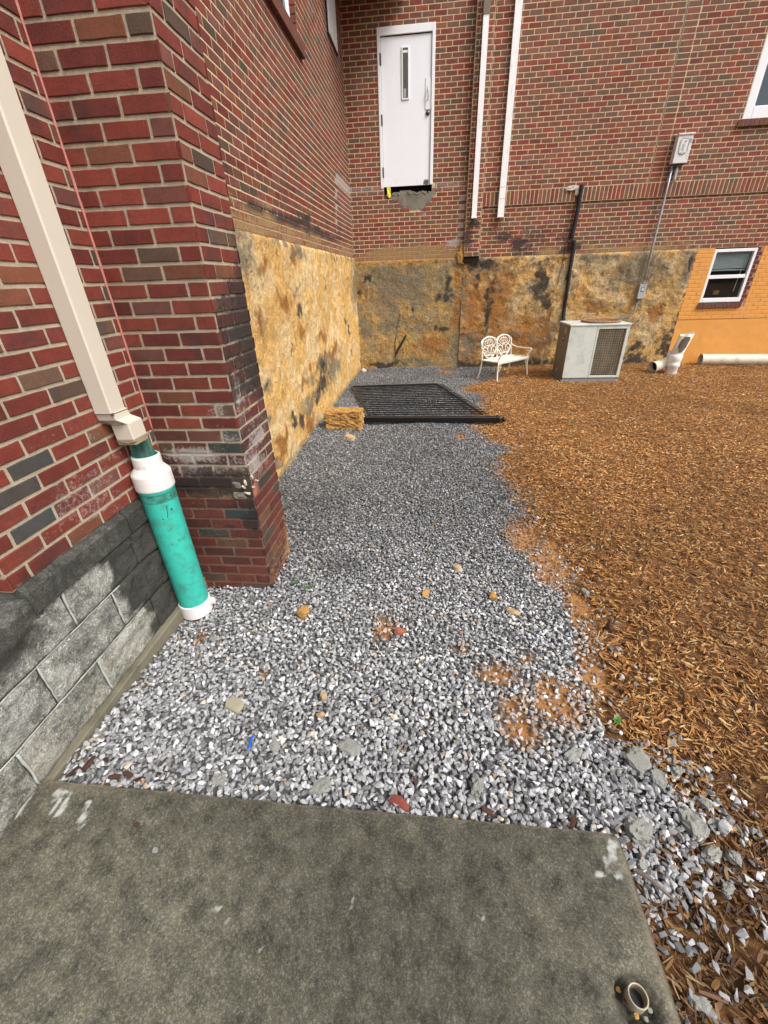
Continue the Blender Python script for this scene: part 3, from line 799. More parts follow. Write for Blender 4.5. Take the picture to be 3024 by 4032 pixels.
R_G = [(1.17, 1.16, 0.06, 0.44), (0.94, 1.74, 0.06, 0.16), (2.13, 1.46, 0.12, 0.28), (2.32, 1.24, 0.14, 0.14), (1.47, 0.04, 1.13, 0.12), (1.07, 1.94, 0.18, 0.1), (2.17, 1.59, 0.10, 0.25), (4.28, 0.09, 0.31, 0.14), (4.26, 0.37, 0.15, 0.10), (4.83, 0.49, 0.17, 0.16), (4.98, 1.06, 0.04, 0.52), (4.87, 0.27, 0.15, 0.17), (4.96, 0.7, 0.10, 0.16), (4.9, 1.81, 0.04, 0.14), (0.75, 1.95, .25, .09)]  # band along the ground is tar coat plus painted-in shading
R_B = [(0.68, 1.45, 0.08, 0.42), (0.98, 1.9, 0.21, 0.16), (0.81, 0.49, 0.19, 0.28), (2.99, 1.95, 0.16, 0.12), (4.87, 1.7, 0.15, 0.36), (4.07, 1.72, 0.52, 0.36), (3.13, 2.0, 0.64, 0.09)]

def foundation(parent, axis, off, u0, u1, z0, z1, proud, bl, colr, seed, cell=0.022, streak=1.0, amp=0.02, shape=None, gen=1.0, colr2=None):
    us = np.arange(u0, u1 + cell * .5, cell); us[-1] = u1; zs = np.arange(z0, z1 + cell * .5, cell); zs[-1] = z1
    nu, nz = len(us), len(zs)
    Ug, Zg = np.meshgrid(us, zs); u = Ug.ravel(); z = Zg.ravel()
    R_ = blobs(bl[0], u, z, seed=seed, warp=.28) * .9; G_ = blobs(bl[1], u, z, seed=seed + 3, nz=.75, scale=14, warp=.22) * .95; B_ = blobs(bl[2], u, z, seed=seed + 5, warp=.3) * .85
    n1 = fbm(u * 2.2, z * 2.2 / streak, seed=seed + 11, oct=5); n2 = fbm(u * 6 , z * 6 / streak, seed=seed + 12, oct=5); n3 = fbm(u * 16, z * 16 / streak, seed=seed + 13, oct=4)
    R_ = np.maximum(R_, gen * (0.40 * sst(.50, .66, n1) + .34 * sst(.52, .7, n3)))
    B_ = np.maximum(B_, gen * (0.50 * sst(.50, .66, n2) + .2 * sst(.5, .6, fbm(u * 25, z * 25 / streak, seed=seed + 15))))
    G_ = np.maximum(G_, gen * (0.40 * sst(.57, .70, fbm(u * 9, z * 9 / streak, seed=seed + 14)) + .25 * sst(.6, .7, n3)))
    if shape: R_, G_, B_ = shape(u, z, R_, G_, B_)
    d = proud + (n2 - .5) * amp * 1.6 + (n3 - .5) * amp * .9 + (n1 - .5) * amp
    edge = sst(0, .03, z1 - z)
    d = d * (0.15 + .85 * edge)
    v = [(off + a, b_, c) if axis == 'y' else (b_, off - a, c) for a, b_, c in zip(d, u, z)]
    f = [(j * nu + i, j * nu + i + 1, (j + 1) * nu + i + 1, (j + 1) * nu + i) for j in range(nz - 1) for i in range(nu - 1)]
    if axis == 'y':
        v2 = [(off - .02, us[i], z1) for i in range(nu)]
    else:
        v2 = [(us[i], off + .02, z1) for i in range(nu)]
    o = len(v); v += v2
    f += [((nz - 1) * nu + i, (nz - 1) * nu + i + 1, o + i + 1, o + i) for i in range(nu - 1)]
    m = np.clip(np.stack([R_, G_, B_], 1), 0, 1); m = np.vstack([m, m[-nu:]])
    tone = 0.8 + .4 * n1; tone = np.concatenate([tone, tone[-nu:]])
    c2 = np.array(colr2 if colr2 else colr); w2 = sst(.4, .65, fbm(u * 4, z * 4 / streak, seed=seed + 21, oct=5)); w2 = np.concatenate([w2, w2[-nu:]])[:, None]
    cc = (np.array(colr) * (1 - w2) + c2 * w2) * tone[:, None]
    return obj('foundation', mesh('foundation', v, f, 'render', col=cc, mask=m, smooth=True), parent)
def shape_side(u, z, R_, G_, B_):
    n = fbm(u * 3, z * 6, seed=211); n2 = fbm(u * 12, z * 12, seed=212)
    top = sst(1.98, 2.12, z + (n - .5) * .25)
    B_ = np.maximum(B_, .75 * top * sst(.35, .6, n2)); R_ = np.maximum(R_, .5 * top * (n2 > .5))
    G_ = np.maximum(G_, .55 * sst(2.10, 2.125, z) * sst(.4, .6, n2))  # top edge darkened in colour to dull the light its ledge catches
    B_ = np.maximum(B_, .7 * sst(4.25, 3.8, u + (n - .5) * .8) * sst(1.5, 1.9, z))
    B_ = np.maximum(B_, .6 * sst(.10, .0, z + (n2 - .5) * .1))
    return R_, G_, B_
foundation(side, 'y', XS, YPB, YB, -.05, 2.13, .022, (L_R, L_G, L_B), (0.72, 0.44, 0.15), 200, streak=1.0, amp=.024, gen=.50, colr2=(.76, .55, .28), shape=shape_side)

# windows of the side wall
win = MB().box(XS - .12, XS - .07, 5.0, 6.6, 4.13, 5.9, .01).obj('window', 'white_paint', side)
MB().box(XS - .068, XS - .064, 5.1, 6.42, 4.2, 5.9).obj('pane', 'glass_dark', win)
for y in (5.75,): MB().box(XS - .068, XS - .05, y - .03, y + .03, 4.13, 5.9, .006).obj('mullion', 'white_paint', win)
MB().box(XS - .07, XS - .045, 6.40, 6.5, 4.13, 5.9, .006).obj('frame', 'white_paint', win)
rev = MB()
for i in range(25):
    z = 4.135 + i * .07
    rev.box(XS - .10, XS - .002, 6.585, 6.62, z, z + .06, .002)
me = mesh('reveal', rev.v, rev.f, 'brick', col=(.20, .05, .03, 1), mask=(0, 0, 0, 1)); obj('reveal', me, side)
MB().box(XS - .13, XS - .001, 6.6, 6.65, 4.13, 5.9).obj('reveal_mortar', 'conc_patch', side)
sill = MB()
for i in range(22): sill.box(XS - .12, XS + .055, 5.06 + i * .0725 + .002, 5.06 + (i + 1) * .0725 - .002, 4.0, 4.125, .004)
me = mesh('window_sill', sill.v, sill.f, 'brick', col=(.14, .05, .035, 1), mask=(0, 0, 0, 1)); obj('window_sill', me, side)
w2 = MB().box(XS + .005, XS + .03, 8.46, 9.10, 4.87, 5.9, .004).obj('window', simple('streaked_white_board', (.72, .73, .74), .5, var=.15, scale=5, dirt=(.45, .45, .46), dirt_amt=.3, dirt_scale=5, stretch=(1, 3, 1)), side)
MB().box(XS + .003, XS + .02, 8.42, 9.14, 4.84, 5.9, .003).obj('window_gap_shadow', 'gap_shade', w2)  # black sheet behind the board paints its shadow gap

# ---------------------------------------------------------------- back wall, door bay
back = thing('brick_wall', 'red brick back wall holding the raised white door, hole under its threshold', 'wall')
DX0, DX1, DZ0, DZ1 = -0.955, 0.0, 3.238, 5.30
hole_poly = [(-.80, 3.17), (-.81, 3.06), (-.70, 3.03), (-.62, 2.96), (-.58, 2.90), (-.40, 2.86), (-.22, 2.85), (-.10, 2.90), (-.02, 3.0), (0.03, 3.10), (0.04, 3.2)]
def in_hole(u, z):
    if z > 3.24 or z < 2.8: return False
    inside = False; pts = hole_poly + [(0.04, 3.3), (-.80, 3.3)]
    for i in range(len(pts)):
        (x1, y1), (x2, y2) = pts[i], pts[(i + 1) % len(pts)]
        if (y1 > z) != (y2 > z) and u < (x2 - x1) * (z - y1) / (y2 - y1) + x1: inside = not inside
    return inside
wb = Wall(back, 'x', YB, XS, 0.64, 2.07, 5.75, 'far', st_back, MC_FAR, 0.003, 0.0125, anchor=XS + .03, seed=9, mcell=0.07,
          holes=((DX0, DX1, DZ0, DZ1), (-.90, -.01, 3.115, 3.238)), skip=lambda u, z: in_hole(u, z), zoff=0.0)
build_bricks([wb], back)
def shape_left(u, z, R_, G_, B_):
    top = sst(1.93, 2.05, z)
    R_ = np.maximum(R_, .55 * top); B_ = B_ * (1 - .8 * top)
    return R_, G_, B_
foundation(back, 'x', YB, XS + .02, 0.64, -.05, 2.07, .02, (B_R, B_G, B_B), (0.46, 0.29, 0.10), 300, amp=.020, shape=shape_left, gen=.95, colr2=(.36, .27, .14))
# concrete patch in the broken hole
v = []; f = []; us = np.arange(-.84, .06, .018); zs = np.arange(2.83, 3.19, .018)
nu, nz = len(us), len(zs)
for z in zs:
    for u in us:
        n = float(fbm(u * 9, z * 9, seed=61)); v.append((float(u), YB - .0015 - (n - .35) * .010, float(z)))
for j in range(nz - 1):
    for i in range(nu - 1):
        n = float(fbm(us[i] * 14, zs[j] * 14, seed=66) - .5) * .05
        if in_hole(us[i] + n, zs[j] + n) and zs[j] < 3.145 + 2.2 * n + .03 * math.sin(us[i] * 9): f.append((j * nu + i, j * nu + i + 1, (j + 1) * nu + i + 1, (j + 1) * nu + i))
obj('concrete_patch', mesh('concrete_patch', v, f, 'conc_patch', smooth=True), back)
MB().box(-.94, .0, YB + .14, YB + .15, 3.0, 3.3).obj('cavity', 'gap_shade', back)
MB().box(-.94, .0, YB + .01, YB + .15, 3.06, 3.10).obj('cavity', 'gap_shade', back)
for i in range(16):
    x = random.uniform(-.8, -.05); obj('mortar_dab', lump(random.uniform(.012, .03), 'conc_patch', 'mortar_dab', 80 + i, 1, (1.3, .5, .8), .5), back, (x, YB - .004, 3.12 + random.uniform(-.02, .02)))

# door
u = np.linspace(DX0 + .045, DX1 - .045, 44); z = np.linspace(DZ0 + .003, DZ1 - .105, 90)
Ug, Zg = np.meshgrid(u, z); uu = Ug.ravel(); zz = Zg.ravel()
n = fbm(uu * 40, zz * 2.5, seed=71)
mm = np.stack([.35 * sst(3.6, 3.3, zz) * sst(.5, .68, n), blobs([(-.115, 3.27, .05, .045)], uu, zz, scale=40, nz=.3) + .25 * sst(3.5, 3.25, zz) * sst(.6, .75, n), .25 * sst(.5, .7, n)], 1)
v = [(a, YB + .012, b) for a, b in zip(uu, zz)]
f = [(j * 44 + i, j * 44 + i + 1, (j + 1) * 44 + i + 1, (j + 1) * 44 + i) for j in range(89) for i in range(43)]
door = obj('door', mesh('door', v, f, 'door_paint', col=(.84, .87, .92, 1), mask=np.clip(mm, 0, 1)), back)
fr = MB()
fr.box(DX0, DX0 + .05, YB - .014, YB + .06, DZ0 - .02, DZ1, .004).box(DX1 - .05, DX1, YB - .014, YB + .06, DZ0, DZ1, .004).box(DX0 + .0505, DX1 - .0505, YB - .013, YB + .06, DZ1 - .10, DZ1 - .0005, .004)
fr.obj('door_frame', 'white_paint', door)
MB().box(DX0 + .0505, DX1 - .0505, YB + .006, YB + .013, DZ1 - .112, DZ1 - .101).obj('door_gap', 'gap_shade', door)
MB().box(DX0 + .0505, DX0 + .055, YB + .006, YB + .013, DZ0, DZ1 - .112).obj('door_gap', 'caulk_dark', door)
MB().box(DX1 - .054, DX1 - .0505, YB + .006, YB + .013, DZ0, DZ1 - .112).obj('door_gap', 'caulk_dark', door)
MB().box(DX0 + .056, DX1 - .056, YB + .013, YB + .05, DZ0, DZ0 + .003).obj('door_edge', 'caulk_dark', door)
lite = MB()
x0, x1, z0, z1 = -.553, -.428, 4.415, 5.06
lite.box(x0, x0 + .018, YB - .004, YB + .012, z0, z1, .003).box(x1 - .018, x1, YB - .004, YB + .012, z0, z1, .003).box(x0 + .0185, x1 - .0185, YB - .003, YB + .012, z0, z0 + .02, .003).box(x0 + .0185, x1 - .0185, YB - .003, YB + .012, z1 - .02, z1, .003)
lite.obj('vision_frame', 'white_paint', door)
MB().box(x0 + .018, x1 - .018, YB + .004, YB + .011, z0 + .02, z1 - .02).obj('vision_pane', 'door_glass', door)
MB().box(x0 + .024, x1 - .024, YB + .001, YB + .004, z1 - .075, z1 - .045).obj('painted_reflection', simple('reflection_white', (.85, .85, .8), .4, var=.02, bstr=0), door)  # pale strip painted as a reflection in the door glass
MB().box(x0 + .03, x1 - .05, YB + .001, YB + .004, z0 + .03, z0 + .14).obj('paper_notice', simple('faded_paper', (.35, .36, .40), .7, var=.3, scale=60, bstr=0), door)
for zc in (4.93, 4.17, 3.45):
    MB().box(DX0 + .036, DX0 + .062, YB - .02, YB + .012, zc - .075, zc + .075, .004).obj('hinge', 'caulk_dark', door)
MB().box(-.153, -.055, YB + .0085, YB + .0118, 4.266, 4.664).obj('plate_shadow', 'chrome', door)  # thin box behind the plate, drawn as its shadow outline
MB().box(-.15, -.058, YB + .002, YB + .012, 4.27, 4.66, .002).obj('pull_plate', 'white_paint', door)
b = MB(); b.tube(catmull([(-.105, YB + .004, 4.39), (-.105, YB - .03, 4.41), (-.105, YB - .04, 4.47), (-.105, YB - .03, 4.53), (-.105, YB + .004, 4.55)], 5), .008, 8)
b.obj('pull_handle', 'chrome', door, smooth=True)
b = MB(); b.tube([(-.107, YB + .012, 4.225), (-.107, YB - .004, 4.225), (-.107, YB - .012, 4.225), (-.107, YB - .02, 4.225)], [.036, .034, .026, .012], 16)
b.obj('lock', simple('lock_metal', (.12, .12, .12), .35, metal=.8), door, smooth=True)

# brick pier beside the door
YPR = YB - .105
pier = thing('brick_pier', 'narrow brick pier carrying the first white downspout, broken off above ground', 'pier')
wq = Wall(pier, 'x', YPR, 0.640, 0.925, 2.08, 5.75, 'far', st_pier, MC_FAR, 0.003, 0.0125, anchor=0.60, seed=10, mcell=0.05)
wq2 = Wall(pier, 'y', 0.925, YPR, YB - .02, 2.08, 5.75, 'far', None, MC_FAR, 0.003, 0.0125, anchor=YPR, seed=11)
build_bricks([wq, wq2], pier)
MB().box(.641, .92, YPR + .002, YB, 2.081, 5.75).obj('core', 'conc_patch', pier)
MB().box(.60, .93, YB - .075, YB - .02, 1.985, 2.078).obj('cavity', 'gap_shade', pier)  # black box paints the shade of the hollow below the pier
obj('clay_lump', lump(.10, 'clay_rock', 'clay_lump', 90, 3, (.8, .6, 1.25), .45), pier, (.585, YB - .03, 2.06))
obj('clay_lump', lump(.07, 'clay_rock', 'clay_lump', 91, 3, (.8, .6, 1.25), .45), pier, (.60, YB - .03, 2.2))

# ---------------------------------------------------------------- right hand wall
right = thing('brick_wall', 'wide red brick wall with soldier course, windows and orange painted base', 'wall')
YU, YL = YB - .045, YB - .018       # upper face stands proud of the lower face
XR = 8.6
UW = (5.03, 6.3, 3.835, 5.9); LW = (5.255, 5.995, 1.145, 2.03)
CJ = 3.785
def seam_skip(u, z): return False
wr1 = Wall(right, 'x', YU, 0.925, CJ - .008, 3.075, 5.75, 'far', lambda u, z: (0 * u, .15 * sst(.06, .0, np.abs(u - CJ)), 0 * u), MC_FAR, 0.003, 0.0125, anchor=0.955, seed=12, mcell=.1)
wr2 = Wall(right, 'x', YU, CJ + .006, CJ + .2, 3.075, 5.75, 'far', None, MC_FAR, 0.003, 0.0125, anchor=CJ + .006, seed=13, mcell=.1, blen=.194, phase=0)
wr2.items = [(CJ + .006, CJ + .2, a, b_) for (a, b_) in sorted({(q[2], q[3]) for q in wr2.items})]
wr3 = Wall(right, 'x', YU, CJ + .2, XR, 3.075, 5.75, 'far', None, MC_FAR, 0.003, 0.0125, anchor=CJ + .21, seed=14, mcell=.1, holes=(UW,), phase=1)
wso = Wall(right, 'x', YU, 0.925, XR, 2.86, 3.075, 'far', None, MC_FAR, 0.004, 0.0145, course=.215, blen=.0712, anchor=.925, seed=15, mcell=.1)
wrl = Wall(right, 'x', YL, 0.925, XR, 2.05, 2.86, 'far', st_low, MC_FAR, 0.003, 0.0125, anchor=0.955, seed=16, mcell=.07)
# reddish tone of the soldier course: fewer brown bricks
wso.style = 'soldier'
OB = (4.93, XR)
def ob_skip(u, z): return 6.0 < u < 6.09
build_bricks([wr1, wr2, wr3, wso, wrl], right, 296)
MB().box(CJ - .008, CJ + .006, YU - .001, YU + .02, 3.075, 5.75).obj('control_joint', 'caulk_dark', right)
def shape_right(u, z, R_, G_, B_):
    n = fbm(u * 4, z * 8, seed=411)
    G_ = np.maximum(G_, .62 * sst(1.78, 2.0, z + (n - .5) * .5) * sst(4.2, 2.6, u) * sst(.35, .6, n))
    return R_, G_, B_
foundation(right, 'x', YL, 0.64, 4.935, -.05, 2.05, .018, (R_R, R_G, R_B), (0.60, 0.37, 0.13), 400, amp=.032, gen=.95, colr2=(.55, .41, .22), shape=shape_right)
# orange painted masonry: laid bricks above the groove, smooth coat below
ob = MB(); r_ = random.Random(5)
zc = 0.845
rowi = 0
while zc < 2.04:
    zt_ = min(zc + .07, 2.045)
    for (a, c) in row_segments(4.935, XR, rowi, .2, 0, 4.95):
        for (s_, e_) in (subtract([(a, c)], LW[0] - .0, LW[1] + .09) if LW[2] - .11 < (zc + zt_) / 2 < LW[3] + .02 else [(a, c)]):
            ob.box(s_ + .002, e_ - .002, YL - .009 + r_.uniform(-.001, .001), YL + .03, zc + .003, zt_ - .003, .004)
    zc += .07; rowi += 1
ob.obj('painted_brickwork', 'orange_paint', right, kind='stuff')
orangeback = MB()
for (a, c, d, e) in ((4.935, LW[0], .842, 2.049), (LW[1] + .09, XR, .842, 2.049), (LW[0], LW[1] + .09, .842, LW[2] - .11)):
    orangeback.box(a, c, YL - .004, YL + .05, d, e)
orangeback.obj('painted_joints', 'orange_paint', right)
g = np.linspace(4.935, XR, 160); h = np.linspace(-.05, .838, 42)
v = [(float(a), float(YL - .014 - (fbm(a * 5, b_ * 5, seed=81) - .5) * .012), float(b_)) for b_ in h for a in g]
f = [(j * 160 + i, j * 160 + i + 1, (j + 1) * 160 + i + 1, (j + 1) * 160 + i) for j in range(41) for i in range(159)]
obj('painted_plaster', mesh('painted_plaster', v, f, 'orange_paint', smooth=True), right)
# unpainted jamb bricks right of the lower window and its rowlock sill
jamb_m = M['brick']
for i in range(13):
    z = 1.135 + i * .07
    L_ = .085 if i % 2 else .055
    me = MB().box(LW[1] + .002, LW[1] + .002 + L_, YL - .006, YL + .06, z + .005, min(z + .065, 2.04), .003)
    obj('brick', mesh('brick', me.v, me.f, 'brick', col=(.13, .035, .04, 1), mask=(0, 0, .15, 1)), right)
MB().box(LW[1], LW[1] + .095, YL - .001, YL + .06, 1.04, 2.048).obj('jamb_mortar', simple('pinkish_mortar', (.42, .26, .17), .9), right)
for i in range(11):
    x = LW[0] - .02 + i * .0715
    me = MB().box(x + .004, x + .0665, YL - .045, YL + .05, 1.045 + r_.uniform(-.003, .003), 1.135, .004)
    obj('brick', mesh('brick', me.v, me.f, 'brick', col=(*[c * r_.uniform(.8, 1.2) for c in (.13, .055, .04)], 1), mask=(0, .1, .1, 1)), right)
MB().box(LW[0] - .02, LW[0] + .77, YL - .037, YL + .04, 1.05, 1.128).obj('sill_mortar', simple('pale_sill_mortar', (.5, .4, .3), .9), right)
# lower window: frame > sash, pane, slats
x0, x1, z0, z1 = LW; yf = YL + .02
wf = MB()
wf.box(x0, x0 + .045, yf - .02, yf + .05, z0, z1, .004).box(x1 - .05, x1, yf - .02, yf + .05, z0, z1, .004).box(x0 + .0455, x1 - .0505, yf - .019, yf + .05, z1 - .05, z1 - .0005, .004).box(x0 + .0455, x1 - .0505, yf - .025, yf + .05, z0 + .0005, z0 + .075, .004)
zm = z0 + (z1 - z0) * .49
wf.box(x0 + .0455, x1 - .0505, yf - .012, yf + .03, zm - .03, zm + .03, .004)
lw = wf.obj('window', 'white_paint', right)
MB().box(x0 + .045, x1 - .05, yf + .012, yf + .016, z0 + .075, zm - .03).obj('pane', 'glass', lw)
MB().box(x0 + .045, x1 - .05, yf + .018, yf + .022, zm + .03, z1 - .05).obj('pane', 'glass', lw)
for i in range(14):
    z = z1 - .06 - i * .019
    sl = MB(); tm = Matrix.Translation(((x0 + x1) / 2, yf + .05, z)) @ Matrix.Rotation(math.radians(48), 4, 'X')
    sl.box(-.31, .31, -.0095, .0095, -.0007, .0007, mat=tm); sl.obj('slat', 'blind', lw)
MB().box(x0 + .06, x1 - .065, yf + .04, yf + .062, z1 - .355, z1 - .33, .003).obj('bottom_rail', simple('pale_blind_rail', (.55, .6, .58), .5), lw)
b = MB(); b.tube([(x1 - .14, yf + .035, z1 - .33), (x1 - .155, yf + .035, z0 + .18)], .005, 6); b.obj('blind_cord', 'white_paint', lw)
rm = MB(); rm.box(x0 - .3, x1 + .3, yf + .9, yf + .92, z0 - .3, z1 + .3); rm.box(x0 - .3, x0 - .28, yf + .07, yf + .9, z0 - .3, z1 + .3); rm.box(x1 + .28, x1 + .3, yf + .07, yf + .9, z0 - .3, z1 + .3)
rm.box(x0 - .3, x1 + .3, yf + .07, yf + .9, z0 - .32, z0 - .3); rm.box(x0 - .3, x1 + .3, yf + .07, yf + .9, z1 + .3, z1 + .32)
rm.obj('room_interior', 'interior', right)
obj('yellow_object_indoors', lump(.05, 'clay_rock', 'yellow_object_indoors', 95, 2, (1.2, .4, .8), .5), right, (x0 + .38, yf + .2, z0 + .16))
# upper window
x0, x1, z0, z1 = UW
uf = MB(); yf = YU + .015
uf.box(x0, x0 + .13, yf - .02, yf + .08, z0, z1, .006).box(x0 + .1305, x1, yf - .019, yf + .08, z0, z0 + .16, .006)
uw = uf.obj('window', 'white_paint', right)
MB().box(x0 + .13, x1, yf + .04, yf + .05, z0 + .16, z1).obj('pane', 'glass_dark', uw)
MB().box(x0 + .105, x0 + .145, yf + .0, yf + .06, z0 + .135, z1, .004).obj('sash', 'white_paint', uw)
for i in range(19):
    x = x0 - .04 + i * .0712
    me = MB().box(x + .004, x + .0665, YU - .05, YU + .05, z0 - .095, z0 - .002, .004)
    obj('brick', mesh('brick', me.v, me.f, 'brick', col=(*[c * r_.uniform(.8, 1.15) for c in (.17, .06, .045)], 1), mask=(0, 0, 0, 1)), right)
MB().box(x0 - .04, x1, YU - .042, YU + .04, z0 - .09, z0 - .006).obj('sill_mortar', simple('upper_sill_mortar', (.5, .38, .27), .9), right)
# solid mass behind the walls so no light leaks through
MB().box(XS - .35, XS - .13, YPB - .05, YB + .5, 0, 5.75).obj('core', 'conc_patch', side)
MB().box(XS - .3, DX0 - .02, YB + .02, YB + .3, 0, 5.75).obj('core', 'conc_patch', back)
MB().box(DX1 + .02, 4.9, YB + .02, YB + .3, 0, 5.75).obj('core', 'conc_patch', back)
MB().box(DX0 - .02, DX1 + .02, YB + .16, YB + .3, 0, 5.75).obj('core', 'conc_patch', back)
MB().box(4.9, XR, YB + 1.3, YB + 1.4, 0, 5.75).obj('core', 'conc_patch', right)
# unseen board added above the door corner to keep its top dark
blocker = thing('door_canopy', 'unseen dark board added to shade the corner above the white door', 'canopy')
MB().box(XS, -0.45, 8.0, YB, 5.66, 5.74).obj('blocker_board', 'roof_soffit', blocker)
MB().box(XS, -0.45, 7.94, 7.999, 5.66, 5.78).obj('fascia', 'roof_soffit', blocker)

# ---------------------------------------------------------------- ground
EDGE = [(-3, .70), (0.3, .70), (0.58, .74), (0.70, .95), (0.88, 1.07), (1.03, 1.0), (1.10, .87), (1.28, .83), (1.75, .93), (2.06, .97), (2.4, .92), (2.86, .83), (3.24, .905), (3.88, .76), (4.35, .78), (4.67, 1.02), (4.84, .82), (5.31, .62), (6.14, .71), (7.03, .90), (7.5, .52), (8.19, 1.02), (8.6, 1.4), (9.33, 1.5), (10, 1.5)]
EY = np.array([e[0] for e in EDGE]); EX = np.array([e[1] for e in EDGE])
def xedge(y): return np.interp(y, EY, EX)
CLAY = [(0.86, 2.52, 0.11, 0.21), (0.89, 2.29, 0.12, 0.13), (0.39, 1.44, 0.09, 0.05), (0.19, 1.58, 0.04, 0.03), (0.54, 1.56, 0.03, 0.04), (0.63, 1.31, 0.09, 0.1), (0.41, 1.27, 0.06, 0.05), (-0.22, 1.72, 0.05, 0.08), (0.45, 1.15, 0.07, 0.06), (-1.27, 1.58, 0.02, 0.04), (-0.8, 1.34, 0.02, 0.02), (0.39, 9.17, 0.13, 0.3), (0.42, 5.08, 0.05, 0.1), (0.93, 1.95, 0.06, 0.17), (.75, 2.75, .1, .2), (.85, 1.5, .05, .12)]
def gz(x, y):
    x = np.asarray(x, float); y = np.asarray(y, float)
    h = (fbm(x * 1.4, y * 1.4, seed=91, oct=4) - .5) * .07
    h = h + .030 * sst(2.0, .9, y) * sst(.9, .6, x)
    return h + .025 * sst(0, .5, x - xedge(y)) - .012
def ground_mesh():
    xs = np.concatenate([[-40, -20, -8, -4], np.arange(-2.0, 9.0, .06), [9.5, 12, 20, 40]])
    ys = np.concatenate([[-40, -20, -8, -3], np.arange(-1.4, 10.0, .06), [10.6, 12, 20, 40]])
    Xg, Yg = np.meshgrid(xs, ys); x = Xg.ravel(); y = Yg.ravel()
    z = gz(x, y) - .012
    inside = (x > -1.9) & (x < .66) & (y < .74)
    z = np.where(inside, -.10, z)
    nu = len(xs)
    f = [(j * nu + i, j * nu + i + 1, (j + 1) * nu + i + 1, (j + 1) * nu + i) for j in range(len(ys) - 1) for i in range(nu - 1)]
    cl = blobs(CLAY, x, y, nz=.5, scale=12)
    m = np.stack([sst(-.16, -.02, x - xedge(y)), cl, 0 * x], 1)
    return mesh('ground', np.stack([x, y, z], 1), f, 'ground', mask=m, smooth=True)
obj('ground', ground_mesh(), kind='structure')

# concrete slab
xs = np.arange(XN + .002, .6901, .0125); ys = np.arange(-1.2, .7681, .0125)
Xg, Yg = np.meshgrid(xs, ys); x = Xg.ravel(); y = Yg.ravel()
cx_, cy_ = .69, .768
wob = (fbm(x * 20 + y * 20, y * 3, seed=97) - .5) * .008
dx = np.clip(x - (cx_ - .055), 0, None); dy = np.clip(y - (cy_ - .055), 0, None)
rr = np.sqrt(dx ** 2 + dy ** 2)
sc = np.where(rr > .055, .055 / np.maximum(rr, 1e-6), 1.0)
X2 = np.where((dx > 0) & (dy > 0), cx_ - .055 + dx * sc, x); Y2 = np.where((dx > 0) & (dy > 0), cy_ - .055 + dy * sc, y)
edge = np.minimum(cx_ - X2, cy_ - Y2)
Y2 = Y2 + np.where(y > cy_ - .02, wob, 0); X2 = X2 + np.where(x > cx_ - .02, wob, 0)
Z2 = .060 + (fbm(x * 6, y * 6, seed=98) - .5) * .004 - .010 * sst(.018, 0, edge)
rec = np.sqrt(((x - .585) / .05) ** 2 + ((y - .375) / .045) ** 2) + (fbm(x * 40, y * 40, seed=99) - .5) * .8
Z2 = Z2 - .035 * sst(1.2, .8, rec)
n1 = fbm(x * 2.2, y * 2.2, seed=101); n2 = fbm(x * 7, y * 7, seed=102)
PW = [(-1.40, .722, .012, .010), (-1.385, .70, .006, .02), (-1.365, .68, .007, .025), (-1.335, .665, .010, .02), (-1.36, .722, .02, .007), (-1.34, .70, .008, .02), (-1.257, .699, .006, .008), (-1.245, .685, .010, .012), (-1.235, .65, .008, .02), (-1.22, .625, .006, .012), (.655, .728, .012, .012), (.64, .70, .008, .02), (.615, .67, .006, .03), (.583, .641, .012, .008), (.64, .64, .01, .01), (-1.49, .65, .01, .05), (-.62, .45, .008, .004), (-.58, .43, .005, .006), (-.2, .5, .003, .012), (.2, .5, .004, .004), (-.45, .38, .004, .004)]
pw = blobs(PW, x, y, nz=.7, scale=70, rmin=.003)
LG = [(-1.0, .45, .30, .25), (-.85, .25, .35, .3), (-1.15, .1, .4, .2), (.62, .43, .05, .05), (.67, .7, .05, .06), (.66, .40, .04, .12), (.52, .40, .03, .04)]
lg = blobs(LG, x, y, nz=.4, scale=8)
lime = np.maximum(pw, .18 * lg * (.4 + n2))
DK = [(-.45, .60, .18, .16), (.52, .35, .08, .6), (-1.42, .5, .12, .3), (-1.4, .735, .15, .04), (.0, .1, .5, .2), (.35, .55, .2, .1)]
darkm = .25 * blobs(DK, x, y, nz=.6, scale=5, warp=.2) + .08 * sst(.45, .7, n2)
darkm = np.where(pw > .3, 0, darkm) + .35 * sst(1.1, .8, rec)
tan = .22 * sst(.45, .65, n1) + .45 * sst(.06, .0, edge)
base = np.outer(.78 + .44 * n1, (.116, .110, .086)) * (1 + .45 * lg)[:, None]
nu = len(xs); nv = len(x)
v = list(zip(X2, Y2, Z2))
f = [(j * nu + i, j * nu + i + 1, (j + 1) * nu + i + 1, (j + 1) * nu + i) for j in range(len(ys) - 1) for i in range(nu - 1)]
mk = np.clip(np.stack([tan, darkm, lime], 1), 0, 1)
# side skirts
ring = [(len(ys) - 1) * nu + i for i in range(nu)] + [j * nu + nu - 1 for j in range(len(ys) - 2, -1, -1)]
o_ = len(v); v += [(v[q][0] + .002, v[q][1] + .002, -.09) for q in ring]
f += [(ring[i + 1], ring[i], o_ + i, o_ + i + 1) for i in range(len(ring) - 1)]
mk = np.vstack([mk, mk[ring]]); base = np.vstack([base, base[ring]])
obj('pavement', mesh('pavement', v, f, 'slab', col=base, mask=mk, smooth=True), kind='structure')

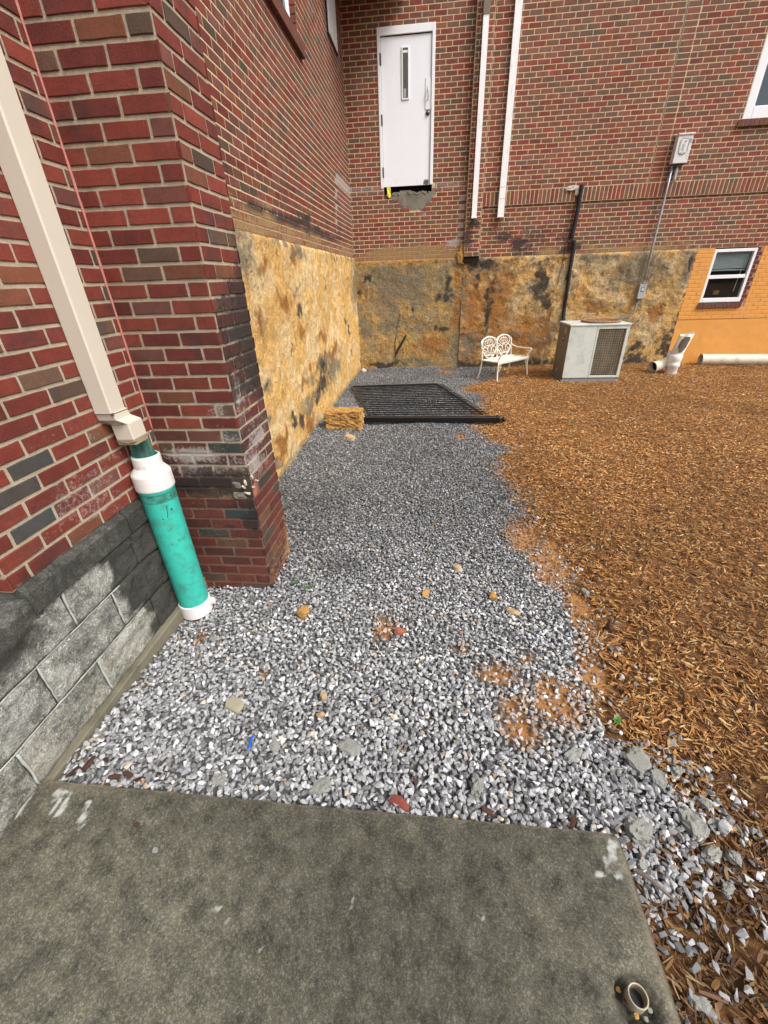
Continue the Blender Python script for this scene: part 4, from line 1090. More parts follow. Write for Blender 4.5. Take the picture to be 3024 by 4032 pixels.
# ---------------------------------------------------------------- scattered stone and wood
def hull_mesh(name, pts, mat):
    import bmesh
    bm = bmesh.new()
    for p in pts: bm.verts.new(p)
    r = bmesh.ops.convex_hull(bm, input=bm.verts)
    dead = list({g for g in (r['geom_interior'] + r['geom_unused']) if isinstance(g, bmesh.types.BMVert)})
    if dead: bmesh.ops.delete(bm, geom=dead, context='VERTS')
    me = bpy.data.meshes.new(name); bm.to_mesh(me); bm.free(); me.materials.append(M[mat]); return me

def source(name, meshes):
    c = bpy.data.collections.new(name)
    for i, me in enumerate(meshes):
        o = bpy.data.objects.new('%s_%02d' % (name, i), me); c.objects.link(o)
    return c

def scatter(name, P, rot, scl, idx, tint, coll, label):
    me = bpy.data.meshes.new(name); me.vertices.add(len(P)); me.vertices.foreach_set('co', np.asarray(P, np.float32).ravel())
    for an, ty, key, arr in (('rot', 'FLOAT_VECTOR', 'vector', rot), ('scl', 'FLOAT_VECTOR', 'vector', scl), ('tint', 'FLOAT_COLOR', 'color', np.hstack([tint, np.ones((len(tint), 1))])), ('idx', 'INT', 'value', idx)):
        a = me.attributes.new(an, ty, 'POINT')
        a.data.foreach_set(key, np.asarray(arr, np.int32 if ty == 'INT' else np.float32).ravel())
    o = obj(name, me, kind='stuff', label=label)
    ng = bpy.data.node_groups.new(name, 'GeometryNodeTree')
    ng.interface.new_socket('Geometry', in_out='INPUT', socket_type='NodeSocketGeometry')
    ng.interface.new_socket('Geometry', in_out='OUTPUT', socket_type='NodeSocketGeometry')
    gi = ng.nodes.new('NodeGroupInput'); go = ng.nodes.new('NodeGroupOutput')
    m2p = ng.nodes.new('GeometryNodeMeshToPoints'); iop = ng.nodes.new('GeometryNodeInstanceOnPoints')
    ci = ng.nodes.new('GeometryNodeCollectionInfo'); ci.inputs['Collection'].default_value = coll
    ci.inputs['Separate Children'].default_value = True; ci.inputs['Reset Children'].default_value = True
    def na(n, t):
        q = ng.nodes.new('GeometryNodeInputNamedAttribute'); q.data_type = t; q.inputs['Name'].default_value = n; return q.outputs['Attribute']
    ng.links.new(gi.outputs[0], m2p.inputs['Mesh']); ng.links.new(m2p.outputs[0], iop.inputs['Points'])
    ng.links.new(ci.outputs[0], iop.inputs['Instance']); iop.inputs['Pick Instance'].default_value = True
    ng.links.new(na('idx', 'INT'), iop.inputs['Instance Index'])
    e2r = ng.nodes.new('FunctionNodeEulerToRotation'); ng.links.new(na('rot', 'FLOAT_VECTOR'), e2r.inputs[0])
    ng.links.new(e2r.outputs[0], iop.inputs['Rotation']); ng.links.new(na('scl', 'FLOAT_VECTOR'), iop.inputs['Scale'])
    ng.links.new(iop.outputs[0], go.inputs[0])
    md = o.modifiers.new('scatter', 'NODES'); md.node_group = ng
    return o

R_ = np.random.default_rng(11)
stones = []
for i in range(14):
    q = R_.normal(size=(13, 3)); q /= np.linalg.norm(q, axis=1, keepdims=True)
    q *= R_.uniform(.75, 1.0, (13, 1)); q = q * np.array([1.0, R_.uniform(.6, .85), R_.uniform(.45, .7)])
    stones.append(hull_mesh('stone', [tuple(p) for p in q], 'gravel'))
SC = source('crushed_stone', stones)

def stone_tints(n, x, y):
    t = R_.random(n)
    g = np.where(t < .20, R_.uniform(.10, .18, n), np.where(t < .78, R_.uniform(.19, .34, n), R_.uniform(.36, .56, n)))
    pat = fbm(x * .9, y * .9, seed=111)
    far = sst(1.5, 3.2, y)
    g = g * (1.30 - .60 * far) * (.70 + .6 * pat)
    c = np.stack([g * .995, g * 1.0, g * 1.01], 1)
    w = R_.random(n)
    warm = (w < .03)[:, None]
    c = np.where(warm, c * np.array([1.25, 1.05, .8]), c)
    oc = (R_.random(n) < .004)[:, None]
    c = np.where(oc, np.array([.34, .20, .09]) * (.6 + .7 * R_.random((n, 1))), c)
    return c

# gravel
sp = .0215
xs = np.arange(-1.56, 1.75, sp); ys = np.arange(.42, 9.7, sp)
Xg, Yg = np.meshgrid(xs, ys); layers = []
for lay in range(2):
    x = Xg.ravel() + R_.uniform(-.6, .6, Xg.size) * sp; y = Yg.ravel() + R_.uniform(-.6, .6, Xg.size) * sp
    zo = np.full(x.shape, -.004 if lay == 0 else .010)
    layers.append((x, y, zo))
x = np.concatenate([l[0] for l in layers]); y = np.concatenate([l[1] for l in layers]); zo = np.concatenate([l[2] for l in layers])
nz_ = (fbm(x * 5, y * 5, seed=120) - .5) * .30
d = xedge(y) + nz_ * sst(9.9, .8, y) * .8 - x
pr_ = sst(-.05, .05, d)
inband = (y < 1.08) & (x > .70)
pr_ = np.where(inband, np.maximum(pr_, .35 * sst(1.35, .95, x) * sst(.45, .8, y)), pr_)
pr_ = pr_ * (1 - .72 * np.clip(blobs(CLAY, x, y, nz=.9, scale=22) * 1.1, 0, 1))
keep = R_.random(x.size) < pr_
keep &= ~((x > XN - .1) & (x < .70) & (y < .774))
keep &= ~((x < XP) & (y > YP - .005) & (y < YPB)) & ~((y < YPB) & (x < XN + .045)) & ~(x < XS + .03)
keep &= ~((x < XN + .045))| (y > YPB)
keep &= ~(((x + 1.412) ** 2 + (y - 1.82) ** 2) < .10 ** 2)
x, y, zo = x[keep], y[keep], zo[keep]; n = len(x)
size = .0105 + .0065 * R_.random(n) ** 2 + .0035 * sst(2.2, .8, y)
size = np.where(R_.random(n) < .03, size * 1.35, size)
P = np.stack([x, y, gz(x, y) + zo + R_.uniform(-.004, .006, n)], 1)
rot = np.stack([R_.uniform(-.7, .7, n), R_.uniform(-.7, .7, n), R_.uniform(0, 6.28, n)], 1)
scl = np.stack([size * R_.uniform(.85, 1.25, n), size * R_.uniform(.85, 1.15, n), size], 1)
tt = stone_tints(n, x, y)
cl = np.clip(blobs(CLAY, x, y, nz=.4, scale=10) * 1.6, 0, .55)[:, None] * (R_.random((n, 1)) < .6)
tt = tt * (1 - cl) + np.array([.40, .21, .08]) * cl
wetshade = sst(.25, .05, np.hypot((x + .55) / 1.3, (y - 2.3) / .9))[:, None]
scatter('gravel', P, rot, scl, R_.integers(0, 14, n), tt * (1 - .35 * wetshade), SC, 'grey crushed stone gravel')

# stones strewn over the mulch edge
n = 1500
y = R_.uniform(.0, 1.15, n) ** .9; x = .70 + np.abs(R_.normal(0, .26, n))
k2 = R_.random(n) < .35 * sst(1.5, .9, x) * sst(.3, .9, y) + .07; x, y = x[k2], y[k2]
n2_ = 500; y = np.concatenate([y, R_.uniform(1, 9, n2_)]); x = np.concatenate([x, xedge(y[-n2_:]) + np.abs(R_.normal(0, .12, n2_))]); n = len(x)
size = R_.uniform(.008, .02, n) * np.where(y < 1.2, 1.15, .9)
P = np.stack([x, y, gz(x, y) + .014], 1)
rot = np.stack([R_.uniform(-.5, .5, n), R_.uniform(-.5, .5, n), R_.uniform(0, 6.28, n)], 1)
scatter('loose_gravel', P, rot, np.stack([size * 1.15, size, size * .8], 1), R_.integers(0, 14, n), stone_tints(n, x, y * 0) * .72, SC, 'loose grey stones strewn over the mulch edge')

# wood chips
chips = []
for i in range(12):
    n_ = 4; L_ = 1.0; v = []; f = []; bend = R_.uniform(-.05, .05); w0 = R_.uniform(.08, .16) if i % 3 else R_.uniform(.22, .34); th = R_.uniform(.035, .07)
    for j in range(n_):
        t = j / (n_ - 1); xx = (t - .5) * 2
        w = w0 * (1 - .55 * abs(xx) ** 1.6 * R_.uniform(.4, 1)); yc = bend * (xx ** 2) + R_.uniform(-.02, .02); zc_ = R_.uniform(-.02, .02)
        v += [(xx, yc - w, zc_ - th), (xx, yc + w, zc_ - th), (xx, yc + w * .8, zc_ + th), (xx, yc - w * .8, zc_ + th)]
    for j in range(n_ - 1):
        for q in range(4): f.append((j * 4 + q, (j + 1) * 4 + q, (j + 1) * 4 + (q + 1) % 4, j * 4 + (q + 1) % 4))
    f += [(0, 1, 2, 3), tuple((n_ - 1) * 4 + q for q in (3, 2, 1, 0))]
    chips.append(mesh('chip', v, f, 'chip'))
CC = source('wood_chip', chips)
def chip_field(density_near, density_far):
    n = int(density_near * 9.0 * 9.0)
    y = R_.uniform(-.3, 9.62, n); x = R_.uniform(.45, 8.4, n)
    dens = np.interp(y, [0, 1.1, 1.6, 3, 6, 9.6], [1.0, 1.0, .8, .72, density_far / density_near, density_far / density_near])
    wide = np.abs(x) < (1.1 + y * .98 + .5)
    k = (R_.random(n) < dens) & wide
    x, y = x[k], y[k]
    e = x - xedge(y) + (fbm(x * 6, y * 6, seed=131) - .5) * .28
    k = R_.random(len(x)) < np.maximum(sst(-.12, .03, e), np.where((y < .82) & (x > .70), .55, 0))
    k &= ~((x < .70) & (y < .79))
    k &= R_.random(len(x)) > 0.9 * np.clip(blobs(CLAY, x, y, nz=.5, scale=14) * 1.2, 0, 1)
    k &= ~((x > 2.36) & (x < 3.46) & (y > 7.96) & (y < 8.8))
    return x[k], y[k]
x, y = chip_field(5200, 2900)
n = len(x)
ln = R_.uniform(.006, .021, n) * (1 + .2 * sst(3, .8, y)); ln = np.where(R_.random(n) < .05, ln * 1.9, ln)
P = np.stack([x, y, gz(x, y) + R_.uniform(.0, .016, n)], 1)
ang = R_.uniform(0, 6.28, n)
rot = np.stack([R_.uniform(-.35, .35, n), R_.uniform(-.30, .30, n), ang], 1)
wdt = R_.uniform(.012, .026, n)
scl = np.stack([ln, wdt, wdt * R_.uniform(.8, 1.3, n)], 1)
pal = np.array([(.47, .21, .055), (.36, .145, .038), (.58, .30, .09), (.22, .088, .028), (.11, .05, .02), (.72, .48, .21), (.37, .22, .10)])
ix = R_.choice(7, n, p=[.24, .18, .18, .14, .11, .10, .05])
tt = pal[ix] * R_.uniform(.75, 1.25, (n, 1))
wet = (sst(1.25, .60, y) * sst(2.4, 1.2, x) * .60 + .16 * sst(.5, .68, fbm(x * 1.1, y * 1.1, seed=141)) + .12 * sst(.55, .7, fbm(x * 4, y * 4, seed=142)))[:, None]
tt = tt * (1 - wet) * (.80 + .32 * sst(1.0, 5, y))[:, None]
scatter('mulch', P, rot, scl, R_.integers(0, 12, n), tt, CC, 'brown wood chip mulch')

# ---------------------------------------------------------------- downspouts and pipes
def rect_sweep(path, hx, hy, ch=.006):
    """rings are horizontal, cut square: a folded sheet-metal pipe"""
    b = MB(); v = []; f = []
    prof = [(-hx + ch, -hy), (hx - ch, -hy), (hx, -hy + ch), (hx, hy - ch), (hx - ch, hy), (-hx + ch, hy), (-hx, hy - ch), (-hx, -hy + ch)]
    for (x, y, z) in path:
        for (a, c) in prof: v.append((x + a, y + c, z))
    for i in range(len(path) - 1):
        for q in range(8):
            q2 = (q + 1) % 8; f.append((i * 8 + q2, i * 8 + q, (i + 1) * 8 + q, (i + 1) * 8 + q2))
    f.append(tuple(range(8))); f.append(tuple((len(path) - 1) * 8 + q for q in range(8))[::-1])
    return b.add(v, f)
tan_d = thing('downspout', 'tan square metal downspout with elbow above the green pipe', 'downspout', (0, 0, 0))
rect_sweep([(XN + .046, 1.752, 4.2), (XN + .046, 1.752, 1.25)], .043, .050).obj('pipe', 'gutter_tan', tan_d)
rect_sweep([(XN + .048, 1.753, 1.262), (XN + .052, 1.760, 1.228), (XN + .076, 1.792, 1.200), (XN + .078, 1.794, 1.10)], .045, .052, .004).obj('elbow', 'gutter_tan', tan_d)
rect_sweep([(XN + .078, 1.794, 1.125), (XN + .078, 1.794, 1.098)], .0465, .0535).obj('collar', simple('grimy_tan_collar', (.34, .27, .18), .7, var=.5, scale=60), tan_d)
b = MB(); hx, hy = .046, .0525; zc = 1.258; cx0, cy0 = XN + .047, 1.753
b.tube([(cx0 - hx, cy0 - hy, zc), (cx0 + hx, cy0 - hy, zc), (cx0 + hx, cy0 + hy, zc - .004)], .0022, 6)
b.tube([(cx0 - hx + .01, cy0 - hy + .01, 1.215), (cx0 + hx + .004, cy0 - hy + .004, 1.205), (cx0 + hx + .008, cy0 + hy, 1.20)], .0018, 6)
b.tube([(cx0 + .035 - hx, 1.789 - .056, 1.12), (cx0 + .045, 1.789 - .056, 1.105), (cx0 + .045 + hx, 1.789 - .056, 1.118)], .0025, 6)
b.obj('seam', 'caulk_dark', tan_d)
obj('sealant_blob', lump(.007, 'caulk_dark', 'sealant_blob', 33, 1), tan_d, (cx0 + hx, cy0 - hy, zc))

gp = thing('drain_pipe', 'teal green standing drain pipe with white couplings at the pillar foot', 'pipe', (-1.412, 1.82, 0))
b = MB(); n = 40
prof = [(.086, .03), (.0865, .30), (.086, .60), (.086, .90)]
b.lathe(prof, n=n); b.obj('pipe', 'teal', gp, smooth=True)
b = MB(); b.lathe([(.082, -.02), (.092, -.02), (.093, .066), (.091, .07), (.085, .071)], n=n); b.obj('bottom_coupling', 'pvc', gp, smooth=False)
b = MB(); b.lathe([(.0868, .775), (.0870, .80), (.0868, .823)], n=n); b.obj('grime_ring', simple('teal_grime', (.035, .16, .11), .8, var=.7, scale=40, dirt=(.045, .45, .36), dirt_amt=.6, dirt_scale=25), gp, smooth=True)
b = MB(); b.lathe([(.086, .845), (.0935, .843), (.095, .85), (.095, .922), (.092, .930), (.071, .957), (.068, .960), (.067, 1.012), (.0655, 1.016), (.061, 1.015), (.0605, .93)], n=64); b.obj('top_coupling', 'pvc', gp)
b = MB(); b.lathe([(.0865, .822), (.089, .824), (.089, .845), (.0865, .848)], n=n); b.obj('pipe_rim', 'teal', gp, smooth=True)
# broken liner standing up at the wall side
v = []; f = []; NN = 40
for i in range(NN + 1):
    a = 2 * math.pi * i / NN
    t = math.cos(a - math.radians(140)); top = 1.017 + max(0, min(1, (t - .45) * 5)) * .075 + .003 * math.sin(i * 5)
    for (r, z) in ((.0600, .93), (.0600, top), (.0565, top), (.0565, .80)):
        v.append((r * math.cos(a), r * math.sin(a), z))
for i in range(NN):
    for q in range(3): f.append((i * 4 + q, (i + 1) * 4 + q, (i + 1) * 4 + q + 1, i * 4 + q + 1))
obj('broken_liner', mesh('broken_liner', v, f, 'teal_in', smooth=True), gp)
b = MB(); b.lathe([(.0605, 1.010), (.0615, 1.02), (.0585, 1.021), (.0565, 1.012)], n=n); b.obj('liner_rim', simple('pale_teal_edge', (.45, .68, .6), .5), gp, smooth=True)
for k in range(22):
    zz_ = .16 + k * .0135; a = -2.05; b = MB(); b.tube([(.0865 * math.cos(a + .02 * (k % 3)), .0865 * math.sin(a + .02 * (k % 3)), zz_), (.0865 * math.cos(a + .05), .0865 * math.sin(a + .05), zz_ + .006)], .0013, 4); b.obj('print_mark', simple('dark_print', (.01, .08, .07), .7, bstr=0) if k == 0 else bpy.data.materials['dark_print'], gp)
for k in range(14):
    a = random.uniform(-2.3, .2); zz_ = .81 - abs(random.gauss(0, .18)); o_ = lump(random.uniform(.002, .005), 'teal_in', 'grime_spot', 700 + k, 1, (1, 1, 1.3), .5); A_ = (.0850 * math.cos(a), .0850 * math.sin(a), zz_)
    obj('grime_spot', o_, gp, A_)
obj('plastic_shard', lump(.03, 'pvc', 'plastic_shard', 52, 1, (1, .35, 1.0), .4), gp, (.095, .02, .045))
for (dx, dz, s_) in ((.35, .70, .05), (.3, .735, .022), (.42, .69, .014)):
    a = -dx - .45; b = MB(); b.tube([(.0875 * math.cos(a), .0875 * math.sin(a), dz), (.0875 * math.cos(a + .08), .0875 * math.sin(a + .08), dz + s_)], .0016, 5); b.obj('scratch', simple('dark_teal_scratch', (.01, .12, .10), .7, bstr=0), gp)

def white_downspout(label, x0, x1, yfront, zb, zt, dirty=None):
    t = thing('downspout', label, 'downspout', group='white downspouts on the back wall')
    n = 7; v = []; f = []; us = np.linspace(x0, x1, n * 2 + 1)
    prof = [(x0, yfront + .062)] + [(float(q), yfront + (.0025 if i % 2 else 0)) for i, q in enumerate(us)] + [(x1, yfront + .062)]
    m = len(prof); levels = [zb, zb + .03, (zb + zt) / 2, zt]
    for z in levels:
        for (a, c) in prof: v.append((a, c, z))
    for i in range(len(levels) - 1):
        for q in range(m - 1): f.append((i * m + q, i * m + q + 1, (i + 1) * m + q + 1, (i + 1) * m + q))
    f.append(tuple(range(m))[::-1])
    obj('pipe', mesh('pipe', v, f, 'gutter_white'), t)
    b = MB().box(x0 - .003, x1 + .003, yfront - .003, yfront + .06, zb - .004, zb + .025, .002); b.obj('outlet_band', 'gutter_white', t)
    MB().box(x0 + .008, x1 - .008, yfront + .005, yfront + .055, zb - .006, zb - .0045).obj('outlet_shadow', 'gap_shade', t)
    return t
d1 = white_downspout('white downspout on the brick pier nearest the door, mossy at its top', .735, .825, YPR - .075, 2.68, 5.27)
rect_sweep([(.777, YPR - .04, 5.75), (.777, YPR - .044, 5.265)], .052, .038).obj('mossy_joint', 'gutter_dirty', d1)
d2 = white_downspout('clean bright white downspout on the wall to the right of the pier', 1.215, 1.325, YU - .075, 2.68, 5.75)
for z in (2.95, 3.12): MB().box(1.213, 1.327, YU - .0765, YU - .01, z, z + .006, .001).obj('seam', 'grey_box', d2)

# refrigerant line and cable
ls = thing('refrigerant_line', 'black foam-wrapped refrigerant line running down the wall to the air conditioner', 'pipe')
b = MB(); pts = catmull([(2.66, YU + .03, 3.06), (2.655, YU - .03, 3.075), (2.65, YU - .045, 3.02), (2.64, YU - .035, 2.6), (2.62, YL - .04, 2.3)], 8)
b.tube(pts, [.036 + random.uniform(-.002, .002) for _ in pts], 10); b.obj('foam_sleeve', 'black_foam', ls, smooth=True)
b = MB(); pts = catmull([(2.625, YL - .045, 2.27), (2.66, YL - .05, 2.26), (2.69, YL - .055, 2.20), (2.685, YL - .055, 1.9), (2.70, YL - .05, 1.4), (2.71, YL - .06, .95), (2.72, 9.2, .6)], 8)
b.tube(pts, [.034 + random.uniform(-.003, .003) for _ in pts], 10); b.obj('foam_sleeve', 'black_foam', ls, smooth=True)
b = MB(); pts = catmull([(2.635, YL - .04, 1.62), (2.66, YL - .05, 1.70), (2.67, YL - .05, 1.82)], 4); b.tube(pts, [.008, .014, .016, .018, .018, .018, .016, .012, .006][:len(pts)], 7); b.obj('torn_foam_flap', 'black_foam', ls)
obj('foam_seal', lump(.075, 'foam_white', 'foam_seal', 35, 3, (1.7, .35, .5), .6, fr=3), ls, (2.50, YU - .012, 3.06))
obj('foam_seal', lump(.05, 'foam_white', 'foam_seal', 36, 2, (.8, .4, 1.2), .5), ls, (2.585, YU - .012, 3.0))
b = MB(); b.tube(catmull([(2.60, YU - .012, 2.98), (2.58, YL - .02, 2.5), (2.565, YL - .03, 2.2), (2.50, YL - .035, 1.6), (2.44, YL - .04, .9), (2.37, 9.3, .05)], 6), .0055, 6)
b.obj('control_cable', 'wire_brown', ls)

# electrical boxes and conduit
eb = thing('electrical_box', 'chalky white rust-streaked electrical box high on the brick wall', 'electrical box', (4.0, YU, 3.28))
eb.location = (0, 0, 0)
x0, x1, z0, z1, yd = 4.055, 4.29, 3.30, 3.67, YU - .125
MB().box(x0, x1, yd, YU - .006, z0, z1, .006).obj('housing', 'light_box', eb)
MB().box(x0 - .008, x1 + .012, yd - .016, YU - .004, z1 - .002, z1 + .022, .004).obj('rain_hood', 'light_box', eb)
b = MB(); cxx, czz = (x0 + x1) / 2, z0 + .225
ring_ = [(cxx + .07 * max(-1, min(1, 1.25 * math.cos(a))), yd - .003, czz + .10 * max(-1, min(1, 1.15 * math.sin(a)))) for a in np.linspace(0, 2 * math.pi, 33)]
b.tube(ring_, .005, 6, cap=False); b.obj('embossed_ring', simple('rust_tinged_ring', (.62, .42, .25), .6, var=.3, scale=30), eb, smooth=True)
MB().box(cxx - .055, cxx + .055, yd - .006, yd, czz - .085, czz + .09, .004).obj('cover_plate', 'light_box', eb)
MB().box(cxx - .005, cxx + .03, yd - .009, yd - .005, czz + .045, czz + .075).obj('warning_label', 'grey_box', eb)
MB().box(cxx - .025, cxx + .012, yd - .009, yd - .005, czz - .06, czz + .03).obj('warning_label', 'grey_box', eb)
MB().box(x1 - .045, x1 - .015, yd - .002, yd, z1 - .11, z1 - .05).obj('warning_label', simple('blue_grey_sticker', (.28, .34, .38), .6), eb)
b = MB(); b.tube([(cxx - .05, yd - .008, czz - .09), (cxx, yd - .010, czz - .103), (cxx + .05, yd - .008, czz - .09)], .006, 6); b.obj('latch', 'grey_box', eb)
b = MB(); b.tube([(x1, yd + .06, z0 + .19), (x1 + .03, yd + .06, z0 + .19)], .014, 8); b.obj('side_knob', 'grey_box', eb)
MB().box(x0 + .002, x1 - .002, yd + .002, YU - .006, z0 - .006, z0 - .0005).obj('box_base', 'caulk_dark', eb)
cd = thing('conduit', 'thin galvanised conduit dropping from the white electrical box', 'conduit')
b = MB(); b.tube([(4.10, YU - .05, 3.30), (4.10, YU - .05, 2.9), (4.098, YU - .048, 2.2), (4.095, YU - .045, 1.50)], .019, 10); b.obj('tube', 'steel', cd, smooth=True)
for z in (3.25, 2.33, 1.52): MB().tube([(4.098, YU - .048, z), (4.098, YU - .048, z + .035)], .02, 10).obj('coupling', 'steel', cd)
MB().box(4.08, 4.15, YL - .01, YL, 2.335, 2.35).obj('strap', 'steel', cd)
cb = MB(); cb.tube([(4.185, YU - .05, 3.29), (4.185, YU - .05, 3.25), (4.185, YU - .05, 3.24), (4.182, YU - .05, 3.08), (4.182, YU - .05, 3.06)], [.014, .016, .026, .026, .018], 10)
cbo = thing('conduit_fitting', 'small grey conduit fitting under the white electrical box', 'fitting')
cb.obj('body', simple('pale_green_casting', (.42, .47, .44), .6), cbo, smooth=True)
MB().box(4.166, 4.198, YU - .082, YU - .075, 3.085, 3.225, .004).obj('cover', 'grey_box', cbo)
sb = thing('switch_box', 'small grey disconnect box on the stained wall above the air conditioner', 'electrical box')
MB().box(4.03, 4.155, YL - .10, YL - .02, 1.25, 1.49, .005).obj('housing', 'grey_box', sb)
MB().box(4.025, 4.16, YL - .106, YL - .02, 1.49, 1.50, .003).obj('lid', 'grey_box', sb)
MB().box(4.065, 4.125, YL - .104, YL - .1, 1.37, 1.45, .001).obj('frame', 'caulk_dark', sb)
MB().box(4.072, 4.118, YL - .107, YL - .103, 1.385, 1.44, .001).obj('switch_plate', 'label_white', sb)
fc = thing('flexible_conduit', 'dark flexible conduit curving from the disconnect box to the air conditioner', 'conduit')
b = MB(); b.tube(catmull([(4.07, YL - .06, 1.25), (4.06, YL - .07, 1.16), (3.95, 9.35, 1.02), (3.6, 8.85, .97), (3.36, 8.6, .965)], 8), .019, 9); b.obj('hose', 'dark_conduit', fc, smooth=True)
MB().tube([(4.07, YL - .06, 1.255), (4.07, YL - .062, 1.215)], .027, 10).obj('connector', 'dark_conduit', fc)

# ---------------------------------------------------------------- air conditioner
ac = thing('air_conditioner', 'old pale green air conditioning unit standing on mulch by the wall', 'air conditioner', (0, 0, 0))
x0, x1, y0, y1, z0, z1 = 2.425, 3.405, 8.03, 8.72, .055, .935
MB().box(x0 - .03, x1 + .01, y0 - .035, y1 + .03, -.03, .035, .006).obj('pad', 'grey_pad', ac)
MB().box(x0 + .005, x1 - .01, y0 + .01, y1, .034, .075).obj('base_rail', 'mint_dark', ac)
MB().box(x0, x0 + .012, y0 + .013, y1, z0 + .02, z1, .003).obj('side_panel', 'mint_dark', ac)
xm = x0 + .455 * (x1 - x0)
MB().box(x0, xm - .002, y0, y0 + .012, z0 + .015, z1, .003).obj('front_panel', 'mint', ac)
fr = MB(); fr.box(xm + .002, xm + .032, y0, y0 + .05, z0 + .015, z1, .003).box(x1 - .05, x1, y0, y0 + .05, z0 + .015, z1, .003).box(xm + .0325, x1 - .0505, y0 + .001, y0 + .05, z1 - .055, z1 - .0005, .003).box(xm + .0325, x1 - .0505, y0 + .001, y0 + .05, z0 + .0155, z0 + .05, .003)
fr.obj('grille_frame', 'mint', ac)
MB().box(xm + .03, x1 - .05, y0 + .06, y0 + .08, z0 + .05, z1 - .05).obj('coil', 'coil', ac)
gr = MB(); gx0, gx1, gz0, gz1 = xm + .034, x1 - .052, z0 + .052, z1 - .057
nx, nzb = 12, 28
for i in range(nx + 1):
    xx = gx0 + (gx1 - gx0) * i / nx; gr.box(xx - .0022, xx + .0022, y0 + .018, y0 + .024, gz0, gz1)
for j in range(nzb + 1):
    zz_ = gz0 + (gz1 - gz0) * j / nzb; gr.box(gx0, gx1, y0 + .010, y0 + .0175, zz_ - .0022, zz_ + .0022)
gr.obj('grille', 'grille', ac)
MB().box(x1 - .012, x1 - .0005, y0 + .051, y1, z0 + .02, z1, .003).obj('side_panel', 'mint', ac)
MB().box(x0, x1, y1 - .012, y1 + .0005, z0 + .02, z1, .003).obj('back_panel', 'mint_dark', ac)
MB().box(x0 - .012, x1 + .012, y0 - .012, y1 + .012, z1, z1 + .028, .005).obj('top_panel', 'mint', ac)
b = MB(); b.lathe([(.31, 0), (.325, .012), (.325, .030), (.30, .036), (.285, .03), (.285, .002)], c=(x0 + .60, (y0 + y1) / 2, z1 + .028), n=36); b.obj('fan_ring', 'rust', ac, smooth=True)
b = MB()
for r in (.07, .14, .21, .27):
    b.tube([(x0 + .60 + r * math.cos(a), (y0 + y1) / 2 + r * math.sin(a), z1 + .05) for a in np.linspace(0, 2 * math.pi, 25)], .003, 5, cap=False)
for k in range(4):
    a = k * math.pi / 4; b.tube([(x0 + .6 - .29 * math.cos(a), (y0 + y1) / 2 - .29 * math.sin(a), z1 + .053), (x0 + .6 + .29 * math.cos(a), (y0 + y1) / 2 + .29 * math.sin(a), z1 + .053)], .004, 5)
b.obj('fan_guard', 'rust', ac)
MB().box(x0 - .004, x0 - .0005, 8.28, 8.42, .66, .755).obj('badge', 'label_red', ac)
MB().box(x0 - .006, x0 - .004, 8.32, 8.38, .69, .725).obj('badge_mark', 'label_white', ac)
MB().box(x0 - .004, x0 - .0005, 8.24, 8.30, .80, .90).obj('rating_label', 'label_white', ac)
MB().box(x0 - .008, x0 - .0005, 8.42, 8.46, .12, .18).obj('valve_port', 'grey_box', ac)

# ---------------------------------------------------------------- bench
bx, by = 1.004, 8.359
th = math.atan2(.588, .632)
bench = thing('garden_bench', 'small cream cast metal bench with twin scrollwork backs', 'bench', (bx, by, .0), th)
WB, DB = .863, .40      # along the back, and from back leg to front leg (local -y)
H = .345; HB = .70
def bt(name, pts, r, mat='cream_metal', n=8, sm=6, cat=True):
    b = MB(); b.tube(catmull(pts, sm) if cat else pts, r, n); return b.obj(name, mat, bench, smooth=True)
bt('leg', [(-.03, .06, 0), (-.01, .02, .15), (0, 0, H)], .013)
bt('leg', [(WB + .03, .06, 0), (WB + .01, .02, .15), (WB, 0, H)], .013)
bt('leg', [(-.025, -DB - .02, 0), (-.01, -DB + .005, .18), (-.005, -DB, H)], .014)
bt('leg', [(WB + .025, -DB - .02, 0), (WB + .01, -DB + .005, .18), (WB + .005, -DB, H)], .014)
bt('back_post', [(0, 0, H), (0, .02, .50), (0, .04, .66)], .014)
bt('back_post', [(WB, 0, H), (WB, .02, .50), (WB, .04, .66)], .014)
bt('back_post', [(WB / 2, 0, H - .02), (WB / 2, .02, .50), (WB / 2, .045, .675)], .016)
